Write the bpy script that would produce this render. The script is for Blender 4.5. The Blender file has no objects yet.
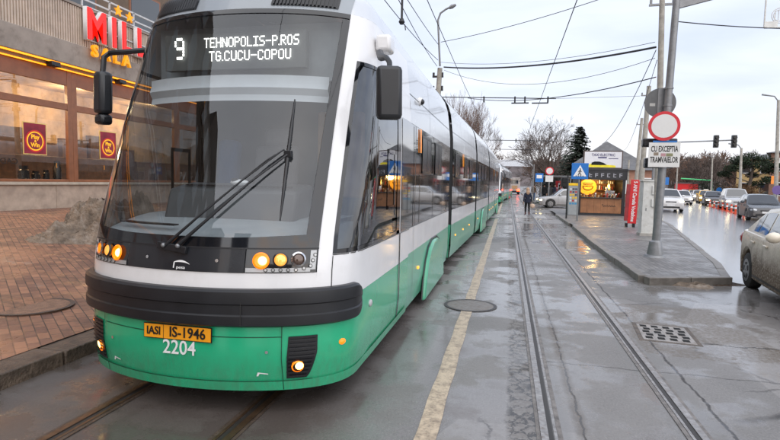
import bpy, bmesh, math, random
import numpy as np
from mathutils import Vector, Matrix, Euler
R = math.radians
SC = bpy.context.scene
COL = SC.collection
random.seed(7)

# ------------------------------------------------------------------ camera, sky, sun, exposure
F, CX, CY, CAM_H = 520.0, 390.0, 220.0, 1.78       # focal length in photo pixels, principal point, eye height
_d = Vector((118 / F, 36 / F, 1.0)).normalized()   # direction of the street in the camera's frame
_rl = R(1.2)
_u = Vector((math.sin(_rl), math.cos(_rl), 0)); _u.z = -(_u.x * _d.x + _u.y * _d.y) / _d.z; _u.normalize()
_r = _u.cross(_d)
if _r.x < 0: _r = -_r
M3 = Matrix((_r, _d, _u))                          # world = M3 @ camera (right, up, forward)
cam = bpy.data.cameras.new('camera'); camo = bpy.data.objects.new('camera', cam); COL.objects.link(camo)
cam.sensor_width = 36; cam.lens = F / 780 * 36; cam.clip_start = 0.05; cam.clip_end = 6000
_R = Matrix((M3.col[0], M3.col[1], -M3.col[2])).transposed()
camo.matrix_world = Matrix.Translation((0, 0, CAM_H)) @ _R.to_4x4()
SC.camera = camo
SC.view_settings.view_transform = 'Standard'; SC.view_settings.look = 'None'
SC.view_settings.gamma = 1; SC.view_settings.use_curve_mapping = False
SC.view_settings.exposure = 0.86
SUN_EL, SUN_AZ = R(40), R(158)                     # sun veiled by cloud, behind the camera
sun = bpy.data.lights.new('sun', 'SUN'); sun.energy = 1.5; sun.angle = R(115); sun.color = (1, .95, .88)
suno = bpy.data.objects.new('sun', sun); COL.objects.link(suno)
_sd = Vector((math.sin(SUN_AZ) * math.cos(SUN_EL), math.cos(SUN_AZ) * math.cos(SUN_EL), math.sin(SUN_EL)))
suno.rotation_euler = _sd.to_track_quat('Z', 'Y').to_euler(); suno.location = (0, 0, 40)
def at_y(px, py, Y):
    v = M3 @ Vector(((px - CX) / F, (CY - py) / F, 1)); t = Y / v.y
    return Vector((v.x * t, Y, CAM_H + v.z * t))
def at_z(px, py, z=0.0):
    v = M3 @ Vector(((px - CX) / F, (CY - py) / F, 1)); t = (z - CAM_H) / v.z
    return Vector((v.x * t, v.y * t, z))
def at_x(px, py, x):
    v = M3 @ Vector(((px - CX) / F, (CY - py) / F, 1)); t = x / v.x
    return Vector((x, v.y * t, CAM_H + v.z * t))

# ------------------------------------------------------------------ node helpers
class NT:
    def __init__(s, tree): s.t = tree; s.n = tree.nodes; s.l = tree.links; s.n.clear()
    def __call__(s, typ, props=None, **inp):
        nd = s.n.new(typ)
        for k, v in (props or {}).items(): setattr(nd, k, v)
        for k, v in inp.items():
            key = int(k[1:]) if k[0] == 'i' and k[1:].isdigit() else k.replace('_', ' ')
            sk = nd.inputs[key]
            if isinstance(v, bpy.types.NodeSocket): s.l.new(v, sk)
            elif isinstance(v, bpy.types.Node): s.l.new(v.outputs[0], sk)
            else:
                if isinstance(v, tuple) and len(v) == 3 and sk.type == 'RGBA': v = v + (1,)
                sk.default_value = v
        return nd
    def math(s, op, a, b=0.0, c=0.0, clamp=False):
        return s('ShaderNodeMath', {'operation': op, 'use_clamp': clamp}, i0=a, i1=b, i2=c).outputs[0]
    def mix(s, f, a, b):
        m = s('ShaderNodeMix', {'data_type': 'RGBA'}, i0=f, i6=a, i7=b); return m.outputs[2]
    def mixf(s, f, a, b):
        m = s('ShaderNodeMix', {'data_type': 'FLOAT'}, i0=f, i2=a, i3=b); return m.outputs[0]
    def ramp(s, f, lo, hi):
        return s('ShaderNodeMapRange', {'clamp': True}, Value=f, From_Min=lo, From_Max=hi).outputs[0]
    def noise(s, scale, detail=4, vec=None, rough=.55, dist=0.0):
        kw = dict(Scale=scale, Detail=detail, Roughness=rough, Distortion=dist)
        if vec is not None: kw['Vector'] = vec
        return s('ShaderNodeTexNoise', None, **kw).outputs['Fac']
def newmat(name):
    m = bpy.data.materials.new(name); m.use_nodes = True
    return m, NT(m.node_tree)
MATS = {}
def mat(name, col, rough=.5, metal=0., var=.12, scale=6., coat=0., bump=0., spec=.5, dirt=None, emit=0., ecol=None, rvar=.08):
    """plain surface with gentle procedural variation of tone, gloss and relief"""
    if name in MATS: return MATS[name]
    m, n = newmat(name)
    tc = n('ShaderNodeTexCoord').outputs['Object']
    ns = n.noise(scale, 5, tc)
    c = n.mix(n.ramp(ns, .3, .7), tuple(max(0, x * (1 - var)) for x in col), tuple(min(1, x * (1 + var)) for x in col))
    if dirt:
        d = n.noise(scale * .7 + 1, 8, tc, .7)
        c = n.mix(n.math('MULTIPLY', n.ramp(d, .5, .75), dirt[1]), c, dirt[0])
    rg = n.math('ADD', n.math('MULTIPLY', n.math('SUBTRACT', ns, .5), rvar * 2), rough, clamp=True)
    kw = {}
    if bump:
        kw['Normal'] = n('ShaderNodeBump', None, Strength=min(1, bump), Distance=.02 * max(1, bump), Height=n.noise(scale * 4, 6, tc)).outputs[0]
    b = n('ShaderNodeBsdfPrincipled', None, Base_Color=c, Roughness=rg, Metallic=metal, Coat_Weight=coat, Coat_Roughness=.06, Specular_IOR_Level=spec, **kw)
    if emit:
        b.inputs['Emission Color'].default_value = tuple(ecol or col) + (1,); b.inputs['Emission Strength'].default_value = emit
    n('ShaderNodeOutputMaterial', None, Surface=b)
    MATS[name] = m; return m
def glass(name, tint=(.6, .65, .66), refl=.12, ior=1.6, rough=.0):
    if name in MATS: return MATS[name]
    m, n = newmat(name)
    ge = n('ShaderNodeNewGeometry'); f0 = ((ior - 1) / (ior + 1)) ** 2
    cs = n.math('ABSOLUTE', n('ShaderNodeVectorMath', {'operation': 'DOT_PRODUCT'}, i0=ge.outputs['Normal'], i1=ge.outputs['Incoming']).outputs['Value'])
    fr = n.math('ADD', n.math('MULTIPLY', n.math('POWER', n.math('SUBTRACT', 1.0, cs, clamp=True), 5.0), 1 - f0), f0)
    tc = n('ShaderNodeTexCoord').outputs['Object']
    sm = n.noise(3, 4, tc)
    f = n.math('ADD', fr, n.math('MULTIPLY', sm, refl * 2), clamp=True)
    g = n('ShaderNodeBsdfGlossy', None, Color=(.95, .97, 1), Roughness=rough)
    t = n('ShaderNodeBsdfTransparent', None, Color=tint)
    n('ShaderNodeOutputMaterial', None, Surface=n('ShaderNodeMixShader', None, i0=f, i1=t, i2=g))
    MATS[name] = m; return m

# sky: Nishita blue mostly hidden by layered cloud
wd = bpy.data.worlds.new('World'); SC.world = wd; wd.use_nodes = True
n = NT(wd.node_tree)
sky = n('ShaderNodeTexSky', {'sky_type': 'NISHITA', 'sun_disc': False, 'sun_elevation': SUN_EL, 'sun_rotation': SUN_AZ, 'air_density': 1.0, 'dust_density': 2.0}).outputs[0]
gen = n('ShaderNodeTexCoord').outputs['Generated']
sp = n('ShaderNodeSeparateXYZ', None, Vector=gen)
zc = n.math('MAXIMUM', sp.outputs[2], 0.0)
den = n.math('ADD', zc, .16)
uv = n('ShaderNodeCombineXYZ', None, X=n.math('DIVIDE', sp.outputs[0], den), Y=n.math('MULTIPLY', n.math('DIVIDE', sp.outputs[1], den), 1.5), Z=0.0).outputs[0]
c1 = n.noise(.9, 7, uv, .5, .5)
c2 = n.noise(2.2, 6, uv, .5, .3)
cl = n.ramp(n.math('ADD', n.math('MULTIPLY', c1, .7), n.math('MULTIPLY', c2, .3)), .38, .64)
cloud = n.mix(cl, (4.6, 5.05, 6.2), (5.9, 6.25, 6.9))
low = n.ramp(sp.outputs[2], .22, .0)
warm = n.ramp(sp.outputs[2], .12, -.01)
cloud = n.mix(n.math('MULTIPLY', low, .6), cloud, (6.4, 6.35, 6.4))
cloud = n.mix(n.math('MULTIPLY', warm, .5), cloud, (6.6, 5.9, 5.4))
# evening glow in the cloud bank behind the camera
back = n.math('MULTIPLY', n.ramp(sp.outputs[1], -.45, -.95), n.ramp(sp.outputs[2], .62, .2))
cloud = n.mix(n.math('MULTIPLY', n.math('MULTIPLY', back, n.ramp(c2, .5, .62)), .8), cloud, (9.5, 5.4, 2.8))
colr = n.mix(.9, sky, cloud)
n('ShaderNodeOutputWorld', None, Surface=n('ShaderNodeBackground', None, Color=colr, Strength=.1))

# ------------------------------------------------------------------ object helpers
def tag(o, label=None, cat=None, group=None, kind=None):
    if label: o['label'] = label
    if cat: o['category'] = cat
    if group: o['group'] = group
    if kind: o['kind'] = kind
    return o
def thing(name, label, cat, loc=(0, 0, 0), rz=0., group=None):
    o = bpy.data.objects.new(name, None); COL.objects.link(o)
    o.empty_display_size = .2
    o.location = loc; o.rotation_euler = (0, 0, rz)
    return tag(o, label, cat, group)
def kids(o): return [c for c in bpy.data.objects if c.parent == o]
def copy_tree(o, parent=None):
    c = o.copy(); COL.objects.link(c)
    if parent is not None: c.parent = parent
    for ch in kids(o): copy_tree(ch, c)
    return c
def dup(o, loc, rz=0., label=None, scale=None, group=None):
    c = copy_tree(o); c.location = loc; c.rotation_euler = (0, 0, rz)
    if label: c['label'] = label
    if scale: c.scale = scale if isinstance(scale, tuple) else (scale,) * 3
    if group: c['group'] = group
    return c
class MB:
    def __init__(s): s.v = []; s.f = []; s.m = []
    def add(s, vs, fs, mi=0):
        k = len(s.v); s.v += [tuple(p) for p in vs]
        s.f += [tuple(i + k for i in f) for f in fs]; s.m += [mi] * len(fs); return s
    def box(s, c, d, rz=0., mi=0, rot=None):
        x, y, z = (q / 2 for q in d)
        rm = (rot if rot is not None else Euler((0, 0, rz))).to_matrix()
        P = [Vector(c) + rm @ Vector((sx * x, sy * y, sz * z)) for sx in (-1, 1) for sy in (-1, 1) for sz in (-1, 1)]
        return s.add(P, [(0, 1, 3, 2), (4, 6, 7, 5), (0, 4, 5, 1), (2, 3, 7, 6), (0, 2, 6, 4), (1, 5, 7, 3)], mi)
    def box2(s, a, b, mi=0): return s.box([(p + q) / 2 for p, q in zip(a, b)], [abs(q - p) for p, q in zip(a, b)], mi=mi)
    def tube(s, pts, r, n=8, mi=0, cap=True):
        pts = [Vector(p) for p in pts]; N = len(pts)
        rs = r if isinstance(r, (list, tuple)) else [r] * N
        V = []; up = None
        for i, p in enumerate(pts):
            t = (pts[min(i + 1, N - 1)] - pts[max(i - 1, 0)]).normalized()
            if up is None: up = Vector((0, 0, 1)) if abs(t.z) < .9 else Vector((1, 0, 0))
            a = t.cross(up).normalized(); up = a.cross(t).normalized()
            V += [p + (a * math.cos(2 * math.pi * k / n) + up * math.sin(2 * math.pi * k / n)) * rs[i] for k in range(n)]
        Fc = [(i * n + k, i * n + (k + 1) % n, (i + 1) * n + (k + 1) % n, (i + 1) * n + k) for i in range(N - 1) for k in range(n)]
        if cap: Fc += [tuple(range(n))[::-1], tuple((N - 1) * n + k for k in range(n))]
        return s.add(V, Fc, mi)
    def cyl(s, a, b, r, n=16, r2=None, mi=0): return s.tube([a, b], [r, r if r2 is None else r2], n, mi)
    def prism(s, poly, ax, h0, h1, mi=0):
        """2-D outline extruded along an axis; outline coordinates are the other two axes in order"""
        def P(a, b, h): return (h, a, b) if ax == 'x' else (a, h, b) if ax == 'y' else (a, b, h)
        N = len(poly); V = [P(a, b, h0) for a, b in poly] + [P(a, b, h1) for a, b in poly]
        return s.add(V, [tuple(range(N)), tuple(range(2 * N - 1, N - 1, -1))] + [(i, (i + 1) % N, N + (i + 1) % N, N + i) for i in range(N)], mi)
    def grid(s, fn, ns, nt, mi=0):
        V = [fn(i / ns, j / nt) for j in range(nt + 1) for i in range(ns + 1)]; w = ns + 1
        return s.add(V, [(j * w + i, j * w + i + 1, (j + 1) * w + i + 1, (j + 1) * w + i) for j in range(nt) for i in range(ns)], mi)
    def ball(s, c, r, n=12, mi=0):
        r = r if isinstance(r, (list, tuple)) else (r, r, r)
        return s.grid(lambda a, b: (c[0] + r[0] * math.cos(2 * math.pi * a) * math.sin(math.pi * b), c[1] + r[1] * math.sin(2 * math.pi * a) * math.sin(math.pi * b), c[2] - r[2] * math.cos(math.pi * b)), n, max(4, n // 2), mi)
    def disc(s, c, r, ax='y', n=20, mi=0, ry=None):
        ry = ry or r
        def P(a, b): return (c[0], c[1] + a, c[2] + b) if ax == 'x' else (c[0] + a, c[1], c[2] + b) if ax == 'y' else (c[0] + a, c[1] + b, c[2])
        return s.add([P(r * math.cos(2 * math.pi * k / n), ry * math.sin(2 * math.pi * k / n)) for k in range(n)], [tuple(range(n))], mi)
    def build(s, name, mats, parent=None, smooth=True, bevel=0., ang=35, loc=None, rz=0., solid=0., fix=True):
        me = bpy.data.meshes.new(name); me.from_pydata(s.v, [], s.f)
        for m_ in (mats if isinstance(mats, (list, tuple)) else [mats]): me.materials.append(m_)
        me.polygons.foreach_set('material_index', s.m)
        if fix:
            bm = bmesh.new(); bm.from_mesh(me)
            bmesh.ops.remove_doubles(bm, verts=bm.verts, dist=1e-5)
            bmesh.ops.recalc_face_normals(bm, faces=bm.faces); bm.to_mesh(me); bm.free()
        if smooth:
            me.polygons.foreach_set('use_smooth', [True] * len(me.polygons)); me.set_sharp_from_angle(angle=R(ang))
        me.update()
        o = bpy.data.objects.new(name, me); COL.objects.link(o)
        if parent is not None: o.parent = parent
        if loc is not None: o.location = loc
        o.rotation_euler = (0, 0, rz)
        if solid:
            sd = o.modifiers.new('thickness', 'SOLIDIFY'); sd.thickness = solid; sd.offset = -1
        if bevel:
            bv = o.modifiers.new('bevel', 'BEVEL'); bv.width = bevel; bv.segments = 2; bv.limit_method = 'ANGLE'; bv.angle_limit = R(40)
        return o
_txt = {}
def text(name, body, size, m, parent=None, M=None, align='CENTER', extrude=.002, space=1., sx=1., bold=0.):
    """flat lettering as a mesh in the local XY plane moved by matrix M"""
    cu = bpy.data.curves.new('t', 'FONT'); cu.body = body; cu.size = size; cu.align_x = align; cu.align_y = 'CENTER'
    cu.extrude = extrude; cu.space_character = space; cu.resolution_u = 3; cu.offset = bold
    to = bpy.data.objects.new('t', cu); COL.objects.link(to)
    dg = bpy.context.evaluated_depsgraph_get(); dg.update()
    me = bpy.data.meshes.new_from_object(to.evaluated_get(dg)); bpy.data.objects.remove(to); bpy.data.curves.remove(cu)
    me.name = name; me.materials.clear(); me.materials.append(m)
    me.transform(Matrix.Diagonal((sx, 1, 1, 1)))
    if M is not None: me.transform(M)
    o = bpy.data.objects.new(name, me); COL.objects.link(o)
    if parent is not None: o.parent = parent
    return o
def frame(o, xa, ya):
    """matrix whose local x, y axes are xa, ya and whose origin is o"""
    xa = Vector(xa).normalized(); za = xa.cross(Vector(ya)).normalized(); ya = za.cross(xa)
    return Matrix.Translation(o) @ Matrix((xa, ya, za)).transposed().to_4x4()
def struct(name, mb, m, **k): return tag(mb.build(name, m, **k), kind='structure')

# ------------------------------------------------------------------ shared materials
WHITE = mat('white_paint', (.80, .80, .81), .22, var=.02, scale=2, coat=.6, dirt=((.50, .48, .44), .28))
SILVER = mat('silver_paint', (.62, .65, .69), .25, var=.03, scale=2, coat=.6)
GREEN = mat('green_paint', (.014, .36, .175), .2, var=.04, scale=2, coat=.6, dirt=((.09, .13, .10), .12))
def grimy(name, col, z0, z1, rough=.2):
    m, n = newmat(name)
    tc = n('ShaderNodeTexCoord').outputs['Object']; z = n('ShaderNodeSeparateXYZ', None, Vector=tc).outputs[2]
    ns = n.noise(3.0, 8, tc, .7); fine = n.noise(26, 5, n('ShaderNodeMapping', None, Vector=tc, Scale=(1, 1, .25)).outputs[0], .7)
    f = n.ramp(n.math('ADD', z, n.math('MULTIPLY', n.math('SUBTRACT', ns, .5), .7)), z1, z0)
    f = n.math('MULTIPLY', n.math('MULTIPLY', f, n.ramp(fine, .25, .75)), .55)
    f = n.math('MAXIMUM', f, n.math('MULTIPLY', n.ramp(fine, .62, .8), .10))
    c = n.mix(f, col, (.085, .075, .055))
    b = n('ShaderNodeBsdfPrincipled', None, Base_Color=c, Roughness=n.mixf(f, rough, .65), Coat_Weight=n.mixf(f, .6, .05), Coat_Roughness=n.math('ADD', .04, n.math('MULTIPLY', ns, .12)))
    n('ShaderNodeOutputMaterial', None, Surface=b); MATS[name] = m; return m
GREEN = grimy('green_paint_grimy', (.016, .42, .205), .20, .56)
GREEN_SHEEN = grimy('green_paint_sky_sheen', (.085, .42, .26), .2, .8, .28)  # same green as the nose, paler: sky sheen on the sides put into the colour
RUBBER = mat('black_rubber', (.013, .014, .017), .40, var=.2, scale=5)
BLACKP = mat('black_plastic', (.012, .013, .016), .28, var=.1, scale=4)
BLACKG = mat('black_gloss', (.008, .009, .012), .06, var=.1, scale=3, coat=.5)
DARKIN = mat('dark_interior', (.03, .032, .036), .6, var=.2)
GREYPL = mat('grey_plastic', (.19, .20, .21), .55, var=.1)
DASHGR = mat('dash_grey', (.33, .36, .38), .55, var=.08)
SIDEGL = mat('tinted_side_glass', (.012, .014, .017), .03, var=.1, scale=2, spec=.9, coat=1.)
CHROME = mat('chrome', (.7, .7, .72), .12, 1.)
STEEL = mat('galvanised_steel', (.235, .24, .25), .45, .55, var=.15, scale=8, dirt=((.2, .18, .15), .4))
RUST = mat('rusty_iron', (.14, .09, .06), .6, .4, var=.3, scale=9)
AMBER = mat('amber_lens', (1., .38, .02), .15, emit=1.2, ecol=(1, .33, .01), coat=.6)
AMBERLIT = mat('amber_lamp_lit', (.9, .20, .01), .2, emit=.62, ecol=(1, .20, .0))
WARMLIT = mat('warm_lamp_lit', (1., .85, .5), .2, emit=2.4, ecol=(1, .66, .16))
HEADLIT = mat('headlamp_lit', (1., .9, .7), .2, emit=6., ecol=(1, .80, .42))
REDLIT = mat('red_lamp_lit', (1., .05, .02), .2, emit=5., ecol=(1, .06, .02))
LETTER = mat('white_letters', (.8, .8, .8), .4, var=.03)
YPLATE = mat('orange_plate', (.9, .36, .015), .35, var=.05, scale=4)
BLACKL = mat('black_letters', (.015, .015, .015), .4)
WINDSCR = glass('windscreen_glass', (.74, .77, .78), .012, 1.66)
CLEARGL = glass('clear_glass', (.82, .84, .84), .01, 1.5)
CONC = mat('pale_concrete', (.40, .38, .35), .8, var=.18, scale=5, bump=.4, dirt=((.18, .15, .12), .6))
REDP = mat('red_paint', (.62, .02, .025), .35, var=.06, coat=.3)
BLUEP = mat('blue_sign_paint', (.01, .16, .52), .35, var=.05)
WOOD = mat('warm_wood', (.30, .13, .055), .5, var=.25, scale=3)
TYRE = mat('tyre_rubber', (.022, .021, .02), .75, var=.3, bump=.3)

# ------------------------------------------------------------------ ground materials
def road_mat(name, base, patch, wet, rails=False, gloss=.13):
    """worn wet asphalt: patch repairs, damp film, cracks; base tones stay those of asphalt"""
    m, n = newmat(name)
    tc = n('ShaderNodeTexCoord').outputs['Object']
    s = n('ShaderNodeSeparateXYZ', None, Vector=tc); x, y = s.outputs[0], s.outputs[1]
    big = n.noise(.35, 4, tc, .6, .4); mid = n.noise(1.7, 6, tc, .65); fine = n.noise(60, 3, tc, .7); fine2 = n.noise(22, 5, tc, .7)
    c = n.mix(n.ramp(big, .38, .6), base, patch)
    # older and newer repair patches with straight sawn edges
    pv = n('ShaderNodeTexVoronoi', {'distance': 'CHEBYCHEV'}, Scale=.33, Randomness=.8, Vector=n('ShaderNodeMapping', None, Vector=tc, Scale=(1.3, .55, 1)).outputs[0]).outputs['Color']
    pr = n('ShaderNodeSeparateColor', None, Color=pv).outputs[0]
    c = n.mix(n.math('MULTIPLY', n.ramp(pr, .55, .60), .45), c, tuple(q * 1.35 for q in patch))
    c = n.mix(n.math('MULTIPLY', n.ramp(pr, .30, .25), .45), c, tuple(q * .6 for q in base))
    spk = n('ShaderNodeTexVoronoi', None, Scale=75.0, Vector=tc); spc = n('ShaderNodeSeparateColor', None, Color=spk.outputs['Color']).outputs[0]
    c = n.mix(n.math('MULTIPLY', n.math('MULTIPLY', n.ramp(spk.outputs['Distance'], .32, .18), n.ramp(spc, .68, .72)), .55), c, (.34, .32, .30))
    c = n.mix(n.math('MULTIPLY', n.ramp(fine, .42, .75), .6), c, tuple(min(1, q * 2.0) for q in base))
    c = n.mix(n.math('MULTIPLY', n.ramp(fine2, .55, .8), .45), c, tuple(q * .45 for q in base))
    c = n.mix(n.math('MULTIPLY', n.ramp(mid, .54, .70), .55), c, (.095, .072, .056))
    wob = n.math('MULTIPLY', n.math('SUBTRACT', n.noise(2.4, 6, tc, .7), .5), .5)
    # cracks: cell borders seen only where a slow noise lets them
    vor = n('ShaderNodeTexVoronoi', {'feature': 'DISTANCE_TO_EDGE'}, Scale=.55, Vector=n('ShaderNodeVectorMath', {'operation': 'ADD'}, i0=tc, i1=n('ShaderNodeCombineXYZ', None, X=wob, Y=wob, Z=0.0).outputs[0]).outputs[0]).outputs['Distance']
    crack = n.math('MULTIPLY', n.ramp(vor, .012, .002), n.ramp(n.noise(.5, 3, tc), .52, .6))
    hgt = n.math('ADD', n.math('MULTIPLY', fine, .5), n.math('MULTIPLY', mid, .6))
    if rails:
        def line(coord, pos, w, amp):      # a ragged seam that follows one axis
            return n.ramp(n.math('ABSOLUTE', n.math('SUBTRACT', n.math('ADD', coord, n.math('MULTIPLY', wob, amp)), pos)), w, w * .35)
        def band(coord, a, b, amp):
            q = n.math('ADD', coord, n.math('MULTIPLY', wob, amp))
            return n.math('MULTIPLY', n.ramp(q, a - .02, a + .02), n.ramp(q, b + .02, b - .02))
        # broken strip of setting concrete beside the inner rail
        vf = n('ShaderNodeTexVoronoi', {'feature': 'DISTANCE_TO_EDGE'}, Scale=7.5, Vector=n('ShaderNodeVectorMath', {'operation': 'ADD'}, i0=tc, i1=n('ShaderNodeCombineXYZ', None, X=n.math('MULTIPLY', wob, .7), Y=n.math('MULTIPLY', fine2, .22), Z=0.0).outputs[0]).outputs[0]).outputs['Distance']
        b1 = n.math('MULTIPLY', band(x, .07, .31, .42), n.mixf(n.ramp(n.noise(.8, 4, tc), .40, .52), .35, 1.0))
        c = n.mix(n.math('MULTIPLY', b1, .9), c, n.mix(n.ramp(fine2, .35, .65), (.10, .08, .062), (.19, .175, .16)))
        crack = n.math('MAXIMUM', crack, n.math('MULTIPLY', b1, n.ramp(vf, .10, .03)))
        strip = n.math('MAXIMUM', band(x, .27, .50, .05), band(x, 1.24, 1.62, .06))
        c = n.mix(n.math('MULTIPLY', strip, .55), c, (.17, .165, .16))
        b2 = n.math('MULTIPLY', band(x, .55, .63, .2), n.ramp(mid, .4, .5))
        c = n.mix(n.math('MULTIPLY', b2, .8), c, (.10, .08, .06)); 
        crack = n.math('MAXIMUM', crack, n.math('MULTIPLY', line(x, .6, .012, .22), .8))
        crack = n.math('MAXIMUM', crack, n.math('MULTIPLY', line(x, 1.66, .018, .26), 1.))
        cross = n.math('MULTIPLY', n.ramp(x, -.1, .0), n.ramp(x, 3.4, 3.3))
        for yy in (5.35, 9.6, 16.2):
            crack = n.math('MAXIMUM', crack, n.math('MULTIPLY', n.math('MULTIPLY', line(y, yy, .014, .3), cross), .7))
        mud = n.math('MULTIPLY', band(x, 1.5, 3.0, .6), band(y, 5.9, 8.4, 1.6))
        c = n.mix(n.math('MULTIPLY', n.math('MULTIPLY', mud, n.ramp(fine2, .35, .6)), .8), c, (.11, .085, .06))
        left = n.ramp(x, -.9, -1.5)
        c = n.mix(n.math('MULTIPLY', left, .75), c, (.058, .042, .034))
    c = n.mix(n.math('MULTIPLY', crack, .92), c, (.016, .012, .009))
    film = n.ramp(n.math('ADD', n.math('MULTIPLY', big, .55), n.math('MULTIPLY', mid, .45)), .635 - wet * .4, .685 - wet * .4)
    rg = n.mixf(film, .52, gloss)
    rg = n.math('ADD', rg, n.math('MULTIPLY', n.math('SUBTRACT', fine2, .5), .22), clamp=True)
    bs = n.math('ADD', n.math('MULTIPLY', n.math('SUBTRACT', 1.0, film), .34), .06)
    bmp = n('ShaderNodeBump', None, Strength=bs, Distance=.012, Height=n.math('SUBTRACT', hgt, n.math('MULTIPLY', crack, 1.6))).outputs[0]
    b = n('ShaderNodeBsdfPrincipled', None, Base_Color=c, Roughness=rg, Normal=bmp, Specular_IOR_Level=.62, Coat_Weight=0.0 if rails else .9, Coat_Roughness=.16)
    n('ShaderNodeOutputMaterial', None, Surface=b); return m
def brick_mat(name, c1, c2, mortar, bw, bh, rot, wet, grime=(.05, .04, .035)):
    m, n = newmat(name)
    tc = n('ShaderNodeTexCoord').outputs['Object']
    mp = n('ShaderNodeMapping', None, Vector=tc, Rotation=(0, 0, rot)).outputs[0]
    bt = n('ShaderNodeTexBrick', None, Vector=mp, Color1=c1, Color2=c2, Mortar=mortar, Scale=1.0, Mortar_Size=.006, Mortar_Smooth=.3, Bias=0.0, Brick_Width=bw, Row_Height=bh)
    big = n.noise(.5, 5, tc, .6); mid = n.noise(3, 6, tc, .7)
    c = n.mix(n.math('MULTIPLY', n.ramp(mid, .45, .75), .55), bt.outputs[0], grime)
    c = n.mix(n.math('MULTIPLY', n.ramp(big, .5, .65), .35), c, tuple(min(1, q * 1.5) for q in c1))
    st = n.noise(1.1, 7, tc, .75, .6)
    c = n.mix(n.math('MULTIPLY', n.ramp(st, .60, .72), .5), c, (.36, .31, .26)); c = n.mix(n.math('MULTIPLY', n.ramp(st, .44, .34), .6), c, tuple(q * .8 for q in grime))
    film = n.ramp(n.math('ADD', n.math('MULTIPLY', big, .5), n.math('MULTIPLY', mid, .5)), .60 - wet * .4, .72 - wet * .4)
    bmp = n('ShaderNodeBump', None, Strength=n.mixf(film, .6, .2), Distance=.01, Height=n.math('ADD', n.math('MULTIPLY', bt.outputs[1], -1.), n.math('MULTIPLY', n.noise(40, 4, tc), .4))).outputs[0]
    b = n('ShaderNodeBsdfPrincipled', None, Base_Color=c, Roughness=n.mixf(film, .58, .26), Normal=bmp, Specular_IOR_Level=.5)
    n('ShaderNodeOutputMaterial', None, Surface=b); return m
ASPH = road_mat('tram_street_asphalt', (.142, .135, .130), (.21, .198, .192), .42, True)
ASPH2 = road_mat('wet_carriageway_asphalt', (.15, .15, .16), (.19, .19, .20), .75, False, .23)
GROUND = mat('wet_earth', (.09, .08, .065), .7, var=.3, scale=.4)
BRICKS = brick_mat('red_brick_paving', (.33, .165, .10), (.145, .075, .055), (.045, .035, .03), .21, .105, R(38), .30)
PAVER = brick_mat('grey_paver', (.22, .21, .205), (.14, .135, .135), (.05, .045, .042), .20, .10, R(90), .35, (.07, .06, .05))
KERB = mat('kerb_stone', (.10, .072, .053), .5, var=.5, scale=5, bump=1.4, dirt=((.03, .024, .02), .7))
KERBTOP = mat('kerb_top_stone', (.17, .155, .14), .45, var=.25, scale=5, bump=.4, dirt=((.07, .055, .045), .6))

# ------------------------------------------------------------------ the setting
mb = MB(); mb.add([(-1500, -300, 0), (1500, -300, 0), (1500, 3000, 0), (-1500, 3000, 0)], [(0, 1, 2, 3)])
g = struct('ground', mb, GROUND); g.location.z = -.03
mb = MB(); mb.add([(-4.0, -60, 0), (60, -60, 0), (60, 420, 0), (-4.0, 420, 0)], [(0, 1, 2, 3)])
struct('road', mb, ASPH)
mb = MB(); mb.add([(4.12, 10.95, 0), (7.0, 25, 0), (8.9, 37, 0), (15, 70, 0), (33, 160, 0), (60, 160, 0), (60, 20, 0), (22, 6.0, 0), (5.2, 10.6, 0)], [tuple(range(9))])
g = struct('carriageway', mb, ASPH2); g.location.z = .004

def rail(name, x, m, m2, lip):
    """grooved tram rail let into the road: running head, dark groove, guard lip"""
    b = MB()
    pts = [-30, 0, 8, 16, 24, 32, 45, 60, 90, 140, 260]
    def off(y): return 0 if y < 20 else (y - 20) ** 2 * 4e-5 if y < 90 else .196 + (y - 90) * .0056
    for y0, y1 in zip(pts[:-1], pts[1:]):
        for a, w, z, mi in ((-lip * .046, .052, .010, 0), (0, .030, .0045, 1), (lip * .032, .022, .009, 0), (lip * .062, .034, .006, 2), (-lip * .088, .028, .0055, 2)):
            b.add([(x + a - w / 2 + off(y0), y0, z), (x + a + w / 2 + off(y0), y0, z), (x + a + w / 2 + off(y1), y1, z), (x + a - w / 2 + off(y1), y1, z)], [(0, 1, 2, 3)], mi)
    return struct(name, b, [m, m2, ASPHR], fix=False)
ASPHR = mat('rail_bedding', (.165, .15, .14), .5, var=.45, scale=10, bump=.5)
RSTEEL = mat('worn_rail_steel', (.34, .325, .315), .38, .6, var=.3, scale=24, dirt=((.15, .10, .07), .95))
RBROWN = mat('rusty_rail_steel', (.16, .10, .06), .35, .7, var=.3, scale=20, dirt=((.12, .07, .04), .7))
GROOVE = mat('rail_groove', (.03, .026, .023), .5)
RBED2 = mat('rail_bedding_brown', (.07, .05, .038), .4, var=.3, scale=10, bump=.5)
rail('tram_rail', .365, RSTEEL, GROOVE, 1); rail('tram_rail', 1.385, RSTEEL, GROOVE, -1)
_sv = ASPHR; ASPHR = RBED2
rail('tram_rail', -2.93, RBROWN, GROOVE, 1); rail('tram_rail', -1.85, RBROWN, GROOVE, -1); ASPHR = _sv

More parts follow.
